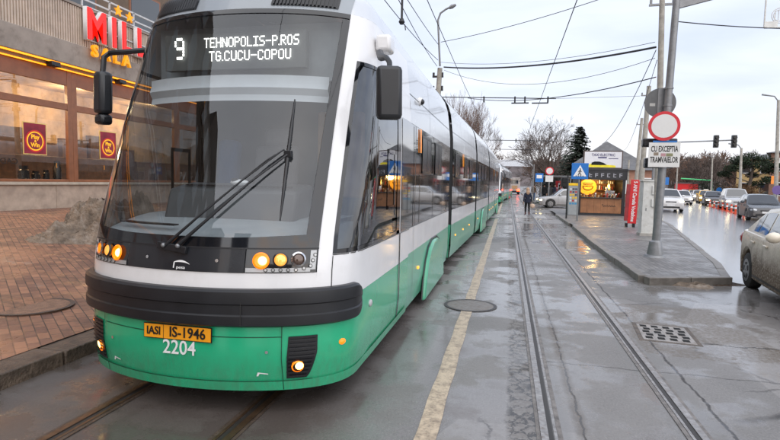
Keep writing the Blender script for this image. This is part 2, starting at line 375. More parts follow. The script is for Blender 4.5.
# worn line between the tracks
m, n = newmat('worn_road_paint')
tc = n('ShaderNodeTexCoord').outputs['Object']
f1 = n.noise(9, 8, tc, .75); f2 = n.noise(45, 3, tc)
c = n.mix(n.ramp(f1, .34, .56), (.22, .165, .12), (.58, .465, .335))
c = n.mix(n.math('MULTIPLY', n.ramp(f2, .52, .70), .55), c, (.16, .13, .11))
al = n.math('MULTIPLY', n.ramp(n.math('ADD', n.math('MULTIPLY', f1, .6), n.math('MULTIPLY', f2, .4)), .30, .40), .95)
b = n('ShaderNodeBsdfPrincipled', None, Base_Color=c, Roughness=.4, Alpha=al)
n('ShaderNodeOutputMaterial', None, Surface=b); LINEP = m
mb = MB()
for a, b_ in ((.5, 7.2), (7.95, 16), (16.05, 27), (31, 60)):
    k = 24
    mb.grid(lambda u, v: (-.5 + (u - .5) * (.15 + .012 * math.sin(v * 37 + u * 9)), a + (b_ - a) * v, .005), 1, k)
struct('lane_line', mb, LINEP, fix=False)
m, n = newmat('worn_white_paint')
tc = n('ShaderNodeTexCoord').outputs['Object']; f1 = n.noise(5, 8, tc, .75)
b = n('ShaderNodeBsdfPrincipled', None, Base_Color=(.62, .60, .58), Roughness=.35, Alpha=n.math('MULTIPLY', n.ramp(f1, .38, .55), .9))
n('ShaderNodeOutputMaterial', None, Surface=b); WPAINT = m
mb = MB()
for x in (-.35, .75, 1.75, 3.0):
    mb.add([(x - .33, 28.4, .006), (x + .33, 28.4, .006), (x + .33, 31, .006), (x - .33, 31, .006)], [(0, 1, 2, 3)])
for k in range(9):                       # faint crossing further up the carriageway
    x = 12.5 + k * 1.2; mb.add([(x, 60, .008), (x + .5, 60, .008), (x + .5, 63, .008), (x, 63, .008)], [(0, 1, 2, 3)])
struct('crossing_paint', mb, WPAINT, fix=False)

# raised brick plaza on the left, rising gently to the cafe
mb = MB()
def plz(x, y): return .14 + (max(0, -4.3 - x)) * .046
mb.grid(lambda a, b: (-4.30 - 10.9 * a, -12 + 90 * b, plz(-4.30 - 10.9 * a, 0)), 12, 30)
struct('plaza', mb, BRICKS)
mb = MB(); y = -12
while y < 80:
    mb.box2((-4.31, y, -.03), (-4.0 + random.uniform(-.012, .012), y + .975, .14 + random.uniform(-.012, .010)), 0); y += 1.0
struct('plaza_kerb', mb, KERB, bevel=.012)
# refuge island with pavers and kerb stones
ISL = [(2.56, 10.28), (4.02, 10.84), (4.5, 12.8), (5.8, 19.3), (7.0, 25.2), (8.7, 36.5), (2.85, 37.5), (2.76, 31), (2.72, 22.5), (2.56, 15.8)]
mb = MB(); mb.add([(x, y, .125) for x, y in ISL], [tuple(range(len(ISL)))]); struct('refuge_pavement', mb, PAVER)
def kerb_run(name, pts, w, h, side):
    b = MB()
    for (x0, y0), (x1, y1) in zip(pts[:-1], pts[1:]):
        L = math.hypot(x1 - x0, y1 - y0); k = max(1, round(L / .8)); dx, dy = (x1 - x0) / L, (y1 - y0) / L
        for i in range(k):
            t0 = i / k * L + .004; t1 = (i + 1) / k * L - .004; j = random.uniform(-.008, .008)
            c = (x0 + dx * (t0 + t1) / 2 - dy * (w / 2 + j) * side, y0 + dy * (t0 + t1) / 2 + dx * (w / 2 + j) * side, h / 2 - .02 + random.uniform(-.005, .005))
            b.box(c, (t1 - t0, w, h + .04), math.atan2(dy, dx), 0)
    return struct(name, b, [KERBTOP], bevel=.014)
kerb_run('refuge_kerb', [(3.98, 10.9), (4.5, 12.8), (5.8, 19.3), (7.0, 25.2), (8.7, 36.5)], .16, .135, -1)
kerb_run('refuge_kerb', [(2.62, 15.8), (2.60, 10.42)], .16, .135, -1)
kerb_run('refuge_kerb', [(2.80, 22.5), (2.62, 15.8)], .16, .135, -1)
kerb_run('refuge_kerb', [(2.86, 31.0), (2.81, 24.0)], .16, .135, -1)
kerb_run('refuge_kerb', [(2.5, 10.28), (4.06, 10.86)], .18, .14, -1)
FAR = [(2.5, 50), (3.4, 47), (5, 45.3), (9, 44.6), (11, 50), (17, 78), (28, 130), (2.6, 130), (2.3, 70)]
mb = MB(); mb.add([(x, y, .125) for x, y in FAR], [tuple(range(len(FAR)))]); struct('far_pavement', mb, PAVER)
kerb_run('far_kerb', [(2.6, 130), (2.3, 70), (2.5, 50), (3.4, 47), (5, 45.3), (9, 44.6)], .16, .14, 1)
# slush left against the kerb
SNOWD = mat('dirty_snow', (.18, .135, .098), .6, var=.5, scale=5, bump=1.6, dirt=((.46, .41, .36), .7))
def lump(name, c, r, seed, mats, label, cat, amp=.35, res=40, ridge=1.0):
    rnd = np.random.RandomState(seed); ks = rnd.uniform(1.5, 9, (26, 2)) * rnd.choice([-1, 1], (26, 2)); ph = rnd.uniform(0, 6.28, 26)
    def h(x, y):
        q = sum(math.sin(k[0] * x + k[1] * y + p) / (abs(k[0]) + abs(k[1])) for k, p in zip(ks, ph))
        return q
    b = MB()
    def fn(a, t):
        an = a * 2 * math.pi; rr = t
        x, y = rr * math.cos(an), rr * math.sin(an)
        q = h(x * 2, y * 2)
        z = max(0, (1 - rr ** 1.2) * (1 + amp * 2.0 * q) + amp * (.45 * h(x * 6, y * 6) + .30 * h(x * 15 + 1, y * 15) + .14 * h(x * 34, y * 34 + 2)) * (1 - rr * .7))
        rj = 1 + .22 * math.sin(3 * an + seed) + .12 * math.sin(7 * an + 2 * seed)
        return (x * r[0] * rj, y * r[1] * rj, z * r[2] - .01)
    b.grid(fn, res, res // 2)
    o = b.build(name, mats, ang=60); o.location = c
    return tag(o, label, cat)
lump('slush_heap', (3.35, 10.3, .004), (.42, .2, .06), 5, SNOWD, 'low strip of grey slush lying against the front kerb of the paved refuge', 'slush', .5)
p = at_x(86, 252, -7.4)
lump('snow_heap', (-8.6, 10.0, plz(-8.6, 0) - .02), (2.05, 1.05, .84), 14, SNOWD, 'dirty brown heap of old snow on the brick plaza beside the tram', 'snow heap', .5, 120)

# drain grate, manholes
p = Vector((1.93, 6.82, 0))
gr = thing('drain_grate', 'square light grey drain grate full of dark slots beside the right tram rail', 'drain grate', p, R(-6))
GRATE = mat('grate_iron', (.31, .29, .275), .5, .2, var=.25, scale=10, bump=.8, dirt=((.17, .11, .07), .75))
HOLE = mat('dark_hole', (.004, .004, .004), .9)
mb = MB(); mb.box((0, 0, -.01), (.56, .74, .03)); mb.build('plate', GRATE, gr, bevel=.006)
mb = MB(); mb.box((0, 0, -.012), (.66, .84, .03)); mb.build('frame', mat('grate_frame', (.10, .08, .065), .6, var=.4, scale=8, bump=1.), gr, bevel=.006)
mb = MB()
for i in range(4):
    for j in range(5):
        x = -.195 + i * .13 + (.012 if j % 2 else -.012); yy = -.27 + j * .135
        mb.add([(x - .038, yy - .045, 0), (x + .038, yy - .045, 0), (x + .038, yy + .045, 0), (x - .038, yy + .045, 0)], [(0, 1, 2, 3)])
o = mb.build('slot', HOLE, gr); o.location.z = .0075
m, n = newmat('cast_iron_chequer')
tc = n('ShaderNodeTexCoord').outputs['Object']
ck = n('ShaderNodeTexChecker', None, Vector=tc, Scale=26.0).outputs['Fac']; ns = n.noise(11, 6, tc, .7)
c = n.mix(n.ramp(ns, .35, .7), (.21, .195, .185), (.15, .12, .10)); c = n.mix(n.math('MULTIPLY', ck, .25), c, (.10, .09, .08))
n('ShaderNodeOutputMaterial', None, Surface=n('ShaderNodeBsdfPrincipled', None, Base_Color=c, Metallic=.0, Roughness=n.mixf(ns, .25, .6), Normal=n('ShaderNodeBump', None, Strength=.8, Distance=.01, Height=ck).outputs[0])); CASTI = m
CAST2 = mat('cast_iron_brown', (.215, .125, .085), .5, var=.4, scale=9, bump=1.2, dirt=((.07, .05, .04), .7))
def manhole(loc, r, label, cm=None):
    t = thing('manhole_cover', label, 'manhole cover', loc)
    b = MB(); b.cyl((0, 0, -.02), (0, 0, .006), r, 32); b.build('cover', cm or CASTI, t)
    b = MB(); V = [(rr * math.cos(k / 16 * math.pi), rr * math.sin(k / 16 * math.pi), .0078) for rr in (r * .93, r * 1.06) for k in range(32)]
    b.add(V, [(k, (k + 1) % 32, 32 + (k + 1) % 32, 32 + k) for k in range(32)]); b.build('ring', mat('ring_iron', (.045, .04, .04), .5), t)
manhole((-.47, 7.55, 0), .36, 'round manhole cover interrupting the worn line between the tracks')
pm = at_z(32, 302, .25); manhole((pm.x, pm.y, plz(pm.x, 0) - .002), .42, 'round manhole cover set in the red brick plaza', CAST2)
for q, (px, py) in enumerate(((721, 284), (762, 283))):
    c = at_z(px, py); t = thing('kerbside_grate', ('rusty slotted road grate by the corner of the refuge kerb', 'rusty slotted road grate under the muddy car')[q], 'drain grate', c + Vector((0.05, 0, .004)), R(20))
    b = MB(); b.box((0, 0, -.01), (.6, .32, .03)); b.build('plate', RUST, t)
    b = MB()
    for k in range(7): b.add([(-.26 + k * .08, -.12, .0075), (-.215 + k * .08, -.12, .0075), (-.215 + k * .08, .12, .0075), (-.26 + k * .08, .12, .0075)], [(0, 1, 2, 3)])
    b.build('slot', HOLE, t)

# distant hills
HILL = mat('bare_wooded_hill', (.10, .082, .082), .95, var=.45, scale=.06)
mb = MB()
def hz(x, k): return 15 + 9 * math.sin(x * .006 + k) + 4 * math.sin(x * .017 + 2 * k) + 1.6 * math.sin(x * .06) + random.uniform(-.9, .9)
xs = np.linspace(-700, 900, 220)
V = []
for x in xs: V += [(x, 560, -2), (x, 640, max(4, hz(x, .4) + 4)), (x, 900, max(2, hz(x, 1.) - 6)), (x, 1000, -2)]
mb.add(V, [(i * 4 + j, i * 4 + j + 1, i * 4 + j + 5, i * 4 + j + 4) for i in range(len(xs) - 1) for j in range(3)])
struct('hills', mb, HILL, smooth=False)

# ------------------------------------------------------------------ the tram
TCX = -2.36
TZ = [0.18, 0.45, 0.80, 1.10, 1.35, 2.25, 2.70, 3.20, 3.40, 3.52, 3.60, 3.64]
TY0 = [3.42, 3.37, 3.38, 3.40, 3.45, 3.77, 3.945, 4.13, 4.24, 4.42, 4.75, 5.25]
TW = [1.17, 1.20, 1.20, 1.20, 1.20, 1.20, 1.185, 1.13, 1.06, 0.97, 0.85, 0.60]
NP, NL = 6, .70
YC = 6.2                                             # where the cab shell ends and the straight side begins
def nzv(z): return np.interp(z, TZ, TY0), np.interp(z, TZ, TW)
def front(dx, z, off=0.):
    def f(a, zz):
        y0, w = nzv(zz); u = min(abs(a) / w, .99999)
        return y0 + .25 * a * a + NL * (1 - (1 - u ** NP) ** (1 / NP))
    y = f(dx, z); p = Vector((TCX + dx, y, z))
    if off:
        e = .002; a = abs(dx)
        gx = (f(a, z) - f(a - e, z)) / e * (1 if dx >= 0 else -1); gz = (f(dx, z + e) - f(dx, z - e)) / (2 * e); gx = max(-1.5, min(1.5, gx)); gz = min(2., gz)
        p += Vector((gx, -1, gz)).normalized() * off
    return p
def qdx(dx, z): return 1 - math.sqrt(max(0, 1 - dx / nzv(z)[1]))
def qy(y, z):
    y0, w = nzv(z); ye = y0 + .25 * w * w + NL
    return 1 + (y - ye) / (YC - ye)
def shell(sg, q, z, off=0.):
    y0, w = nzv(z)
    if q <= 1: return front(sg * w * (1 - (1 - q) ** 2), z, off)
    ye = y0 + .25 * w * w + NL
    nrm = Vector((1, 0, -(np.interp(z + .02, TZ, TW) - w) / .02)).normalized() * off
    return Vector((TCX + sg * (w + nrm.x), ye + (q - 1) * (YC - ye), z + nrm.z))
def sp(b, sg, q0, q1, z0, z1, off=0., nq=14, nz_=8, mi=0):
    """shell panel between borders that may vary with the height / along the panel"""
    fn = lambda v, t: v(t) if callable(v) else v
    def P(a, t):
        zlo, zhi = fn(z0, a), fn(z1, a); z = zlo + (zhi - zlo) * t
        qa, qb = fn(q0, z), fn(q1, z)
        return shell(sg, qa + (qb - qa) * a, z, off)
    b.grid(P, nq, nz_, mi)
def fp(b, x0, x1, z0, z1, off=0., nx=24, nz_=10, mi=0):
    fn = lambda v, t: v(t) if callable(v) else v
    def P(a, t):
        zlo, zhi = fn(z0, a), fn(z1, a); z = zlo + (zhi - zlo) * t
        xa, xb = fn(x0, z), fn(x1, z)
        return front(xa + (xb - xa) * a, z, off)
    b.grid(P, nx, nz_, mi)
def nose_frame(dx, z, off=0.):
    o = front(dx, z, off); xa = front(dx + .02, z) - front(dx - .02, z); ya = front(dx, z + .02) - front(dx, z - .02)
    return frame(o, xa, ya)
tram = thing('tram', 'long white and green articulated tram at the front left showing route 9', 'tram', (TCX, 3.4, 0))
T0 = Vector((TCX, 3.4, 0))
def halves(b, cx):                                   # left and right pieces of a symmetric part
    out = []
    for s in (1, -1):
        c = MB(); c.v = list(b.v)
        for f, mi in zip(b.f, b.m):
            x = sum(b.v[i][0] for i in f) / len(f) - cx
            if x * s > 0 or (x == 0 and s > 0): c.f.append(f); c.m.append(mi)
        used = sorted({i for f in c.f for i in f}); mp = {u: k for k, u in enumerate(used)}
        c.v = [b.v[u] for u in used]; c.f = [tuple(mp[i] for i in f) for f in c.f]
        if c.f: out.append(c)
    return out
def tb(b, name, m, parent=None, two=False, **k):                # build in world coordinates, hang under the tram
    if two:
        return [tb(c, name, m, parent, **k) for c in halves(b, TCX)][0]
    o = b.build(name, m, tram if parent is None else parent, **k)
    if parent is None: o.location = -T0
    return o
def tt(*a, **k):
    o = text(*a, **k)
    if o.parent is None: o.parent = tram; o.location = -T0
    return o
QW = lambda z: qdx(.975, z)
QP = lambda z: qdx(1.062, z)
# shell
b = MB()
for s in (1, -1): sp(b, s, 0, 2, .20, .90, 0, 40, 8)
for s in (1, -1): sp(b, s, 0, 2, .195, .27, .012, 40, 2)
skirt = tb(b, 'green_skirt', GREEN)
b = MB(); fp(b, -.975, .975, .86, 1.085, .004, 40, 3)
for s in (1, -1):
    sp(b, s, QW, QP, .86, 1.215, .004, 4, 4); sp(b, s, QP, 2, .87, 1.215, .004, 18, 4)
belt = tb(b, 'white_belt', WHITE)
b = MB()
for s in (1, -1):
    sp(b, s, QW, QP, 1.215, 2.80, .004, 4, 16)
    sp(b, s, QW, 2, 2.80, 3.22, .004, 18, 5)
    sp(b, s, lambda z: qy(5.62, z), 2, 1.215, 2.80, .004, 3, 8)
pil = tb(b, 'cab_pillar', WHITE, two=True)
b = MB()
for s in (1, -1): sp(b, s, 0, 2, 3.22, 3.64, .004, 30, 10)
b.add([(TCX - .6, 5.4, 3.642), (TCX + .6, 5.4, 3.642), (TCX + .6, 11, 3.66), (TCX - .6, 11, 3.66)], [(0, 1, 2, 3)])
roof = tb(b, 'cab_roof', SILVER)
b = MB(); fp(b, -.972, .972, 3.205, 3.40, .010, 30, 5); visor = tb(b, 'roof_visor', mat('visor_grey', (.26, .29, .32), .22, var=.04, coat=.5))
for s in (1, -1):
    b = MB()
    for k in range(17):
        x0 = .36 + k * .03
        fp(b, s * x0, s * (x0 + .018), 3.245, 3.245 + .02 + .2 * math.sin(math.pi * (.12 + .6 * k / 17)), .028, 1, 5)
    fp(b, s * .35, s * .88, 3.24, lambda a: 3.27 + .2 * math.sin(math.pi * (.12 + .6 * a)), .016, 16, 5, 1)
    tb(b, 'air_grille', [RUBBER, BLACKP], fix=False)
# windscreen with its black printed border
b = MB(); fp(b, -.975, .975, 1.265, 3.21, .010, 40, 24)
ws = tb(b, 'windscreen', WINDSCR, fix=False)
b = MB()
fp(b, -.974, .974, 1.268, lambda a: 1.335 + .035 * (2 * a - 1) ** 2, .016, 40, 2)
fp(b, -.974, .974, 3.165, 3.205, .016, 40, 3)
for s in (1, -1): fp(b, lambda z, s=s: s * (.905 + .02 * (z - 2.2)), s * .974, 1.30, 3.15, .016, 4, 20)
tb(b, 'windscreen_border', BLACKG, fix=False)
# lower black fascia, lamps
b = MB(); fp(b, -.49, .49, 1.088, 1.262, .012, 20, 5); tb(b, 'front_panel', mat('satin_black_panel', (.014, .016, .021), .30, var=.06, coat=.3), fix=False)
b = MB()
for s in (1, -1): fp(b, s * .496, s * .968, 1.088, 1.262, .011, 16, 5)
tb(b, 'headlamp_housing', BLACKG, two=True, fix=False)
b = MB(); fp(b, -.975, .975, 1.258, 1.268, .017, 40, 1); tb(b, 'windscreen_seal', RUBBER, fix=False)
def lampring(nm, dx, z, r, m_in, ring, s):
    M = nose_frame(dx, z, .016)
    bb = MB(); N = 24
    bb.grid(lambda a, t: M @ Vector((math.cos(a * 6.2832) * (r + .012 * (1 - abs(2 * t - 1)) * 1.0), math.sin(a * 6.2832) * (r + .012 * (1 - abs(2 * t - 1))), .004 + .018 * t)), N, 4)
    o = tb(bb, 'headlight', ring)
    bb = MB(); big = m_in is WARMLIT; lr = r * (.66 if big else 1.0); ox = r * .2 if big else 0.
    bb.grid(lambda a, t: M @ Vector((ox + math.cos(a * 6.2832) * lr * t, math.sin(a * 6.2832) * lr * t, .008 + .016 * math.sqrt(max(0, 1 - t * t)))), N, 6)
    l = bb.build('lens', m_in, o)
    if big:
        bb = MB(); bb.add([M @ Vector((math.cos(k * .2618) * r, math.sin(k * .2618) * r, .006)) for k in range(24)], [tuple(range(24))]); bb.build('reflector', AMBERLIT, o)
    return o
DIMLAMP = mat('projector_lens', (.10, .06, .045), .05, .3, coat=1.)
AMBERD = mat('amber_reflector', (.75, .30, .10), .12, .5, emit=.8, ecol=(1, .36, .05), coat=1., var=.5, scale=40)
for s in (1, -1):
    lampring('h', s * .605, 1.175, .050, WARMLIT, AMBERLIT, s)
    lampring('h', s * .735, 1.182, .046, AMBERD, mat('dark_ring', (.05, .05, .05), .2, .5), s)
    lampring('h', s * .85, 1.185, .044, DIMLAMP if s > 0 else AMBERLIT, CHROME, s)
    b = MB(); LED = MB()
    fp(b, s * .50, s * .93, 1.094, lambda a: 1.122, .016, 14, 1)
    fp(b, s * .925, s * .962, lambda a: 1.108, 1.25, .016, 2, 6)
    strip = tb(b, 'lamp_trim', mat('lamp_trim_grey', (.42, .43, .44), .3, .4), fix=False)
    for k in range(9):
        dx, z = (.64 + k * .05, 1.108 + (.01 if k == 5 else 0)) if k < 6 else (.93 + .012 * (k - 6), 1.135 + (k - 6) * .04)
        M = nose_frame(s * dx, z, .020); LED = MB()
        LED.grid(lambda a, t: M @ Vector((math.cos(a * 6.283) * (.015 if t < .5 else .009), math.sin(a * 6.283) * (.015 if t < .5 else .009), .003 * t)), 12, 2, 0)
        LED.add([M @ Vector((math.cos(q * .5236) * .010, math.sin(q * .5236) * .010, .002)) for q in range(12)], [tuple(range(12))], 1)
        LED.build('led', [mat('dark_ring', (.05, .05, .05), .2, .5), mat('led_glass', (.5, .5, .5), .1, .3)], strip, fix=False)
for dx in (-.29, .29):
    M = nose_frame(dx, 1.17, .015); b = MB(); b.add([M @ Vector((math.cos(k * .7854) * .013, math.sin(k * .7854) * .013, .004)) for k in range(8)], [tuple(range(8))]); tb(b, 'panel_lock', CHROME)
# maker's mark on the fascia
M = nose_frame(.015, 1.125, .018)
b = MB()
def sw(a, t):
    x = -.06 + .13 * a; y = .012 + .032 * math.sin(math.pi * (a * .75 + .12)) - .012 * a
    return M @ Vector((x, y - (.004 + .011 * math.sin(math.pi * min(1, a * 1.05))) * t, 0))
b.grid(sw, 14, 1); b.add([M @ Vector(q) for q in ((-.062, .02, 0), (-.052, .02, 0), (-.054, -.022, 0), (-.064, -.022, 0))], [(0, 1, 2, 3)])
tb(b, 'maker_emblem', LETTER, fix=False)
tt('emblem_lettering', 'pesa', .034, LETTER, None, M @ Matrix.Translation((.0, -.016, 0)), sx=1.2)
# bumper: a fat rubber moulding wrapping the nose
b = MB()
yb = 4.22
def bump(a, t):
    aa = 2 * a - 1; s = 1 if aa >= 0 else -1; q = abs(aa) * .955
    endf = max(0, (abs(aa) - .90) / .10)
    hh = math.sqrt(max(0, 1 - endf ** 2.2))
    zc_ = .830; prof = [(-.136, 0), (-.136, .04), (-.122, .060), (-.090, .062), (-.052, .062), (-.042, .050), (.028, .050), (.038, .064), (.085, .066), (.126, .062), (.142, .04), (.144, 0)]
    zo, oo = prof[t]
    q = qdx(min(1.1999, 1.2 * (1 - (1 - min(q, 1)) ** 2)), .82) if q <= 1 else q
    p = shell(s, q, zc_, oo * (.35 + .65 * hh) + .002); p.z = zc_ + zo * max(.03, hh); return p
V = []
NU = 120
for t in range(12):
    for i in range(NU + 1): V.append(bump(i / NU, t))
b.add(V, [(t * (NU + 1) + i, t * (NU + 1) + i + 1, (t + 1) * (NU + 1) + i + 1, (t + 1) * (NU + 1) + i) for t in range(11) for i in range(NU)])
bumper = tb(b, 'bumper', RUBBER, ang=22)
b = MB()
for dx in (.49,):
    M = nose_frame(dx, .826, .0); b.add([M @ Vector(q) for q in ((-.003, -.12, .070), (.003, -.12, .070), (.003, .13, .070), (-.003, .13, .070))], [(0, 1, 2, 3)])
b.build('joint', BLACKL, bumper, fix=False)
# number plate and fleet number
M = nose_frame(-.004, .624, .010)
b = MB(); b.add([M @ Vector(q) for q in ((-.286, -.057, 0), (.286, -.057, 0), (.286, .057, 0), (-.286, .057, 0))], [(0, 1, 2, 3)], 1)
b.add([M @ Vector(q) for q in ((-.280, -.051, .003), (.280, -.051, .003), (.280, .051, .003), (-.280, .051, .003))], [(0, 1, 2, 3)], 0)
b.add([M @ Vector(q) for q in ((-.116, -.051, .005), (-.112, -.051, .005), (-.112, .051, .005), (-.116, .051, .005))], [(0, 1, 2, 3)], 1)
b.add([M @ Vector(q) for q in ((-.287, -.058, -.004), (.287, -.058, -.004), (.287, .058, -.004), (-.287, .058, -.004))], [(3, 2, 1, 0)], 1)
plate = tb(b, 'number_plate', [YPLATE, BLACKL], fix=False); plate['label'] = 'orange number plate IS-1946'
for body, x, sz, sx in (('IASI', -.197, .085, .88), ('IS-1946', .087, .108, .93)):
    text('plate_lettering', body, sz, BLACKL, plate, M @ Matrix.Translation((x, 0, .0065)), sx=sx, bold=.0015)
M = nose_frame(.01, .506, .006); tt('fleet_number', '2204', .150, LETTER, None, M, sx=.93, bold=.001)
# grilles and fog lamps, seams, hooks
for s in (1, -1):
    b = MB()
    xl = lambda z, s=s: s * (.785 + .02 * (z - .28) / .33); xr = lambda z, s=s: s * (.905 + .085 * min(1, max(0, (z - .28) / .2)) ** .6)
    fp(b, xl, xr, .285, .612, .008, 8, 14); gl = tb(b, 'fog_grille', BLACKP, fix=False)
    b = MB()
    for k in range(10):
        z = .30 + k * .031; fp(b, s * (.795 + .02 * (z - .28) / .33), s * (.895 + .085 * min(1, (z - .28) / .2) ** .6), z, z + .012, .018, 6, 1)
    b.build('slat', RUBBER, gl, fix=False)
    M = nose_frame(s * .862, .385, .010)
    b = MB(); b.grid(lambda a, t: M @ Vector((math.cos(a * 6.2832) * .046 * (1 if t < .9 else .8), math.sin(a * 6.2832) * .046 * (1 if t < .9 else .8), (.016 if s > 0 else .006) * t)), 20, 3); fg = tb(b, 'fog_lamp', AMBERLIT)
    b = MB(); b.grid(lambda a, t: M @ Vector((.012 * s + math.cos(a * 6.2832) * .031 * t, .008 + math.sin(a * 6.2832) * .031 * t, (.018 if s > 0 else .007) + .006 * (1 - t * t))), 16, 4); b.build('lens', WARMLIT, fg)
    M = nose_frame(s * .625, .328, .008); b = MB()
    b.add([M @ Vector(q) for q in ((-.035, .016, 0), (.04, .004, 0), (.042, -.004, 0), (-.022, .004, 0), (-.032, -.016, 0), (-.045, -.016, 0))], [tuple(range(6))]); tb(b, 'tow_hook_cover', LETTER)
    M = nose_frame(s * .66, .50, .008); b = MB(); b.add([M @ Vector((math.cos(k * .7854) * .012, math.sin(k * .7854) * .012, .003)) for k in range(8)], [tuple(range(8))]); tb(b, 'skirt_lock', CHROME)
    M = nose_frame(s * 1.135, .521, .0); b = MB(); b.grid(lambda a, t: M @ Vector((math.cos(a * 6.2832) * .034 * min(1, 1.3 - t), math.sin(a * 6.2832) * .024 * min(1, 1.3 - t), .02 * t)), 14, 3); b.add([M @ Vector((math.cos(k * .4488) * .0105, math.sin(k * .4488) * .0075, .02)) for k in range(14)], [tuple(range(14))]); tb(b, 'side_indicator', AMBERLIT)
    M = frame(Vector((TCX + s * 1.2, 4.42, .697)), (0, s, 0), (0, 0, 1)); b = MB(); b.grid(lambda a, t: M @ Vector((math.cos(a * 6.2832) * .045 * (1 - t ** 4), math.sin(a * 6.2832) * .032 * (1 - t ** 4), .02 * t)), 14, 5); tb(b, 'side_reflector', mat('lamp_grey', (.45, .44, .46), .25))
b = MB()
for s in (1, -1): fp(b, s * .757, s * .763, .20, .70, .014, 1, 8)
fp(b, -.757, .757, .607, .613, .003, 24, 1)
fp(b, -.95, .95, .268, .274, .0135, 24, 1)
tb(b, 'skirt_seam', mat('seam_dark', (.004, .06, .028), .6), fix=False)
b = MB()
for s in (1, -1): sp(b, s, QP, lambda z: QP(z) + .006, .88, 1.2, .007, 1, 6)
sp(b, 1, QP, lambda z: 2, 1.205, 1.212, .007, 14, 1); sp(b, -1, QP, lambda z: 2, 1.205, 1.212, .007, 14, 1)
tb(b, 'belt_seam', BLACKL, two=True, fix=False)
# cab side windows
b = MB()
CABGL = glass('cab_side_glass', (.40, .43, .45), .07, 1.8)
for s in (1, -1): sp(b, s, lambda z: qdx(1.062, z), lambda z: qy(5.62, z), 1.215, 2.80, .002, 14, 10)
tb(b, 'cab_side_window', CABGL, two=True, fix=False)
b = MB()
for s in (1, -1):
    sp(b, s, lambda z: qdx(1.062, z), lambda z: qdx(1.062, z) + .03, 1.215, 2.80, .007, 1, 14)
    sp(b, s, lambda z: qdx(1.062, z), lambda z: qy(5.62, z), 2.765, 2.80, .007, 14, 1)
    sp(b, s, lambda z: qdx(1.062, z), lambda z: qy(5.62, z), 1.215, 1.25, .007, 14, 1)
    sp(b, s, lambda z: qy(5.46, z), lambda z: qy(5.62, z), 1.215, 2.80, .007, 2, 8)
    # sliding pane frame
    for ya, ybb, za, zb in ((5.0, 5.36, 2.06, 2.10), (5.0, 5.36, 1.50, 1.54), (5.0, 5.05, 1.50, 2.10), (5.31, 5.36, 1.50, 2.10)):
        sp(b, s, lambda z: qy(ya, z), lambda z: qy(ybb, z), za, zb, .010, 3, 2)
tb(b, 'cab_window_frame', BLACKG, two=True, fix=False)
# cab interior
b = MB()
b.box2((TCX - 1.1, 3.9, .95), (TCX + 1.1, 6.1, 1.0)); b.box2((TCX - 1.12, 5.62, 1.0), (TCX + 1.12, 5.68, 3.2))
b.add([(TCX - 1.0, 4.62, 3.19), (TCX + 1.0, 4.62, 3.19), (TCX + 1.05, 5.7, 3.19), (TCX - 1.05, 5.7, 3.19)], [(0, 1, 2, 3)])
b.box2((TCX - 1.05, 4.1, .3), (TCX + 1.05, 6.0, .95)); tb(b, 'cab_interior', DARKIN)
b = MB()
b.grid(lambda a, t: (TCX - .93 + 1.86 * a, front((-.93 + 1.86 * a) * (1), 1.36).y + .05 + (4.75 - front(-.93 + 1.86 * a, 1.36).y) * t, 1.335 + .11 * math.sin(min(1, t * 1.6) * math.pi / 2)), 24, 8)
b.box2((TCX - .95, 4.1, 1.0), (TCX + .95, 4.7, 1.40)); dash = tb(b, 'dashboard', DASHGR)
b = MB()
for k in range(38):
    dx = -.80 + k * .0165; y = front(dx, 1.36).y + .13
    b.box((TCX + dx, y + .03, 1.404), (.007, .07, .012))
b.build('demister_vent', BLACKP, dash)
b = MB(); b.prism([(4.05, 1.40), (4.14, 1.68), (4.5, 1.74), (4.55, 1.40)], 'x', TCX - .62, TCX + .62); b.build('instrument_console', mat('console_grey', (.07, .075, .08), .5), dash, bevel=.03)
b = MB()
for k in range(26): b.box((TCX - .5 + k * .04, 4.26, 1.712), (.018, .07, .012), mi=0)
b.build('console_vent', BLACKP, dash)
b = MB(); b.ball((TCX + .07, 4.16, 1.745), (.085, .06, .028), 16); b.ball((TCX + .04, 4.13, 1.765), (.035, .03, .02), 10, 1); b.build('white_dish', [LETTER, BLACKP], dash); 
b = MB(); b.box((TCX - .15, 5.15, 1.35), (.5, .48, .12)); b.box((TCX - .15, 5.36, 1.75), (.5, .12, .8), rot=Euler((R(-8), 0, 0))); b.box((TCX - .15, 5.42, 2.24), (.3, .1, .2)); b.cyl((TCX - .15, 5.15, 1.0), (TCX - .15, 5.15, 1.3), .07)
tb(b, 'driver_seat', mat('seat_cloth', (.10, .105, .115), .85, bump=.3), bevel=.04)
b = MB(); b.box((TCX - .72, 5.35, 1.9), (.24, .18, .62), rot=Euler((0, R(6), 0))); tb(b, 'hanging_jacket', mat('blue_cloth', (.03, .07, .16), .9, bump=.4), bevel=.06)
b = MB(); b.box((TCX + .62, 5.3, 2.05), (.5, .1, .9)); tb(b, 'cab_locker', mat('locker_tan', (.30, .17, .08), .6), bevel=.02)
b = MB(); b.grid(lambda a, t: (TCX - .84 + 1.70 * a, front(-.84 + 1.70 * a, 2.62).y + .10 + .02 * math.sin(t * 9), 2.43 + .215 * t), 12, 4); tb(b, 'sun_blind', mat('blind_cloth', (.60, .63, .66), .7, var=.04), fix=False)
b = MB(); b.box2((TCX - .95, 4.50, 2.67), (TCX + .95, 4.54, 3.18)); hd = tb(b, 'header_panel', mat('header_grey', (.30, .33, .35), .5), fix=False)
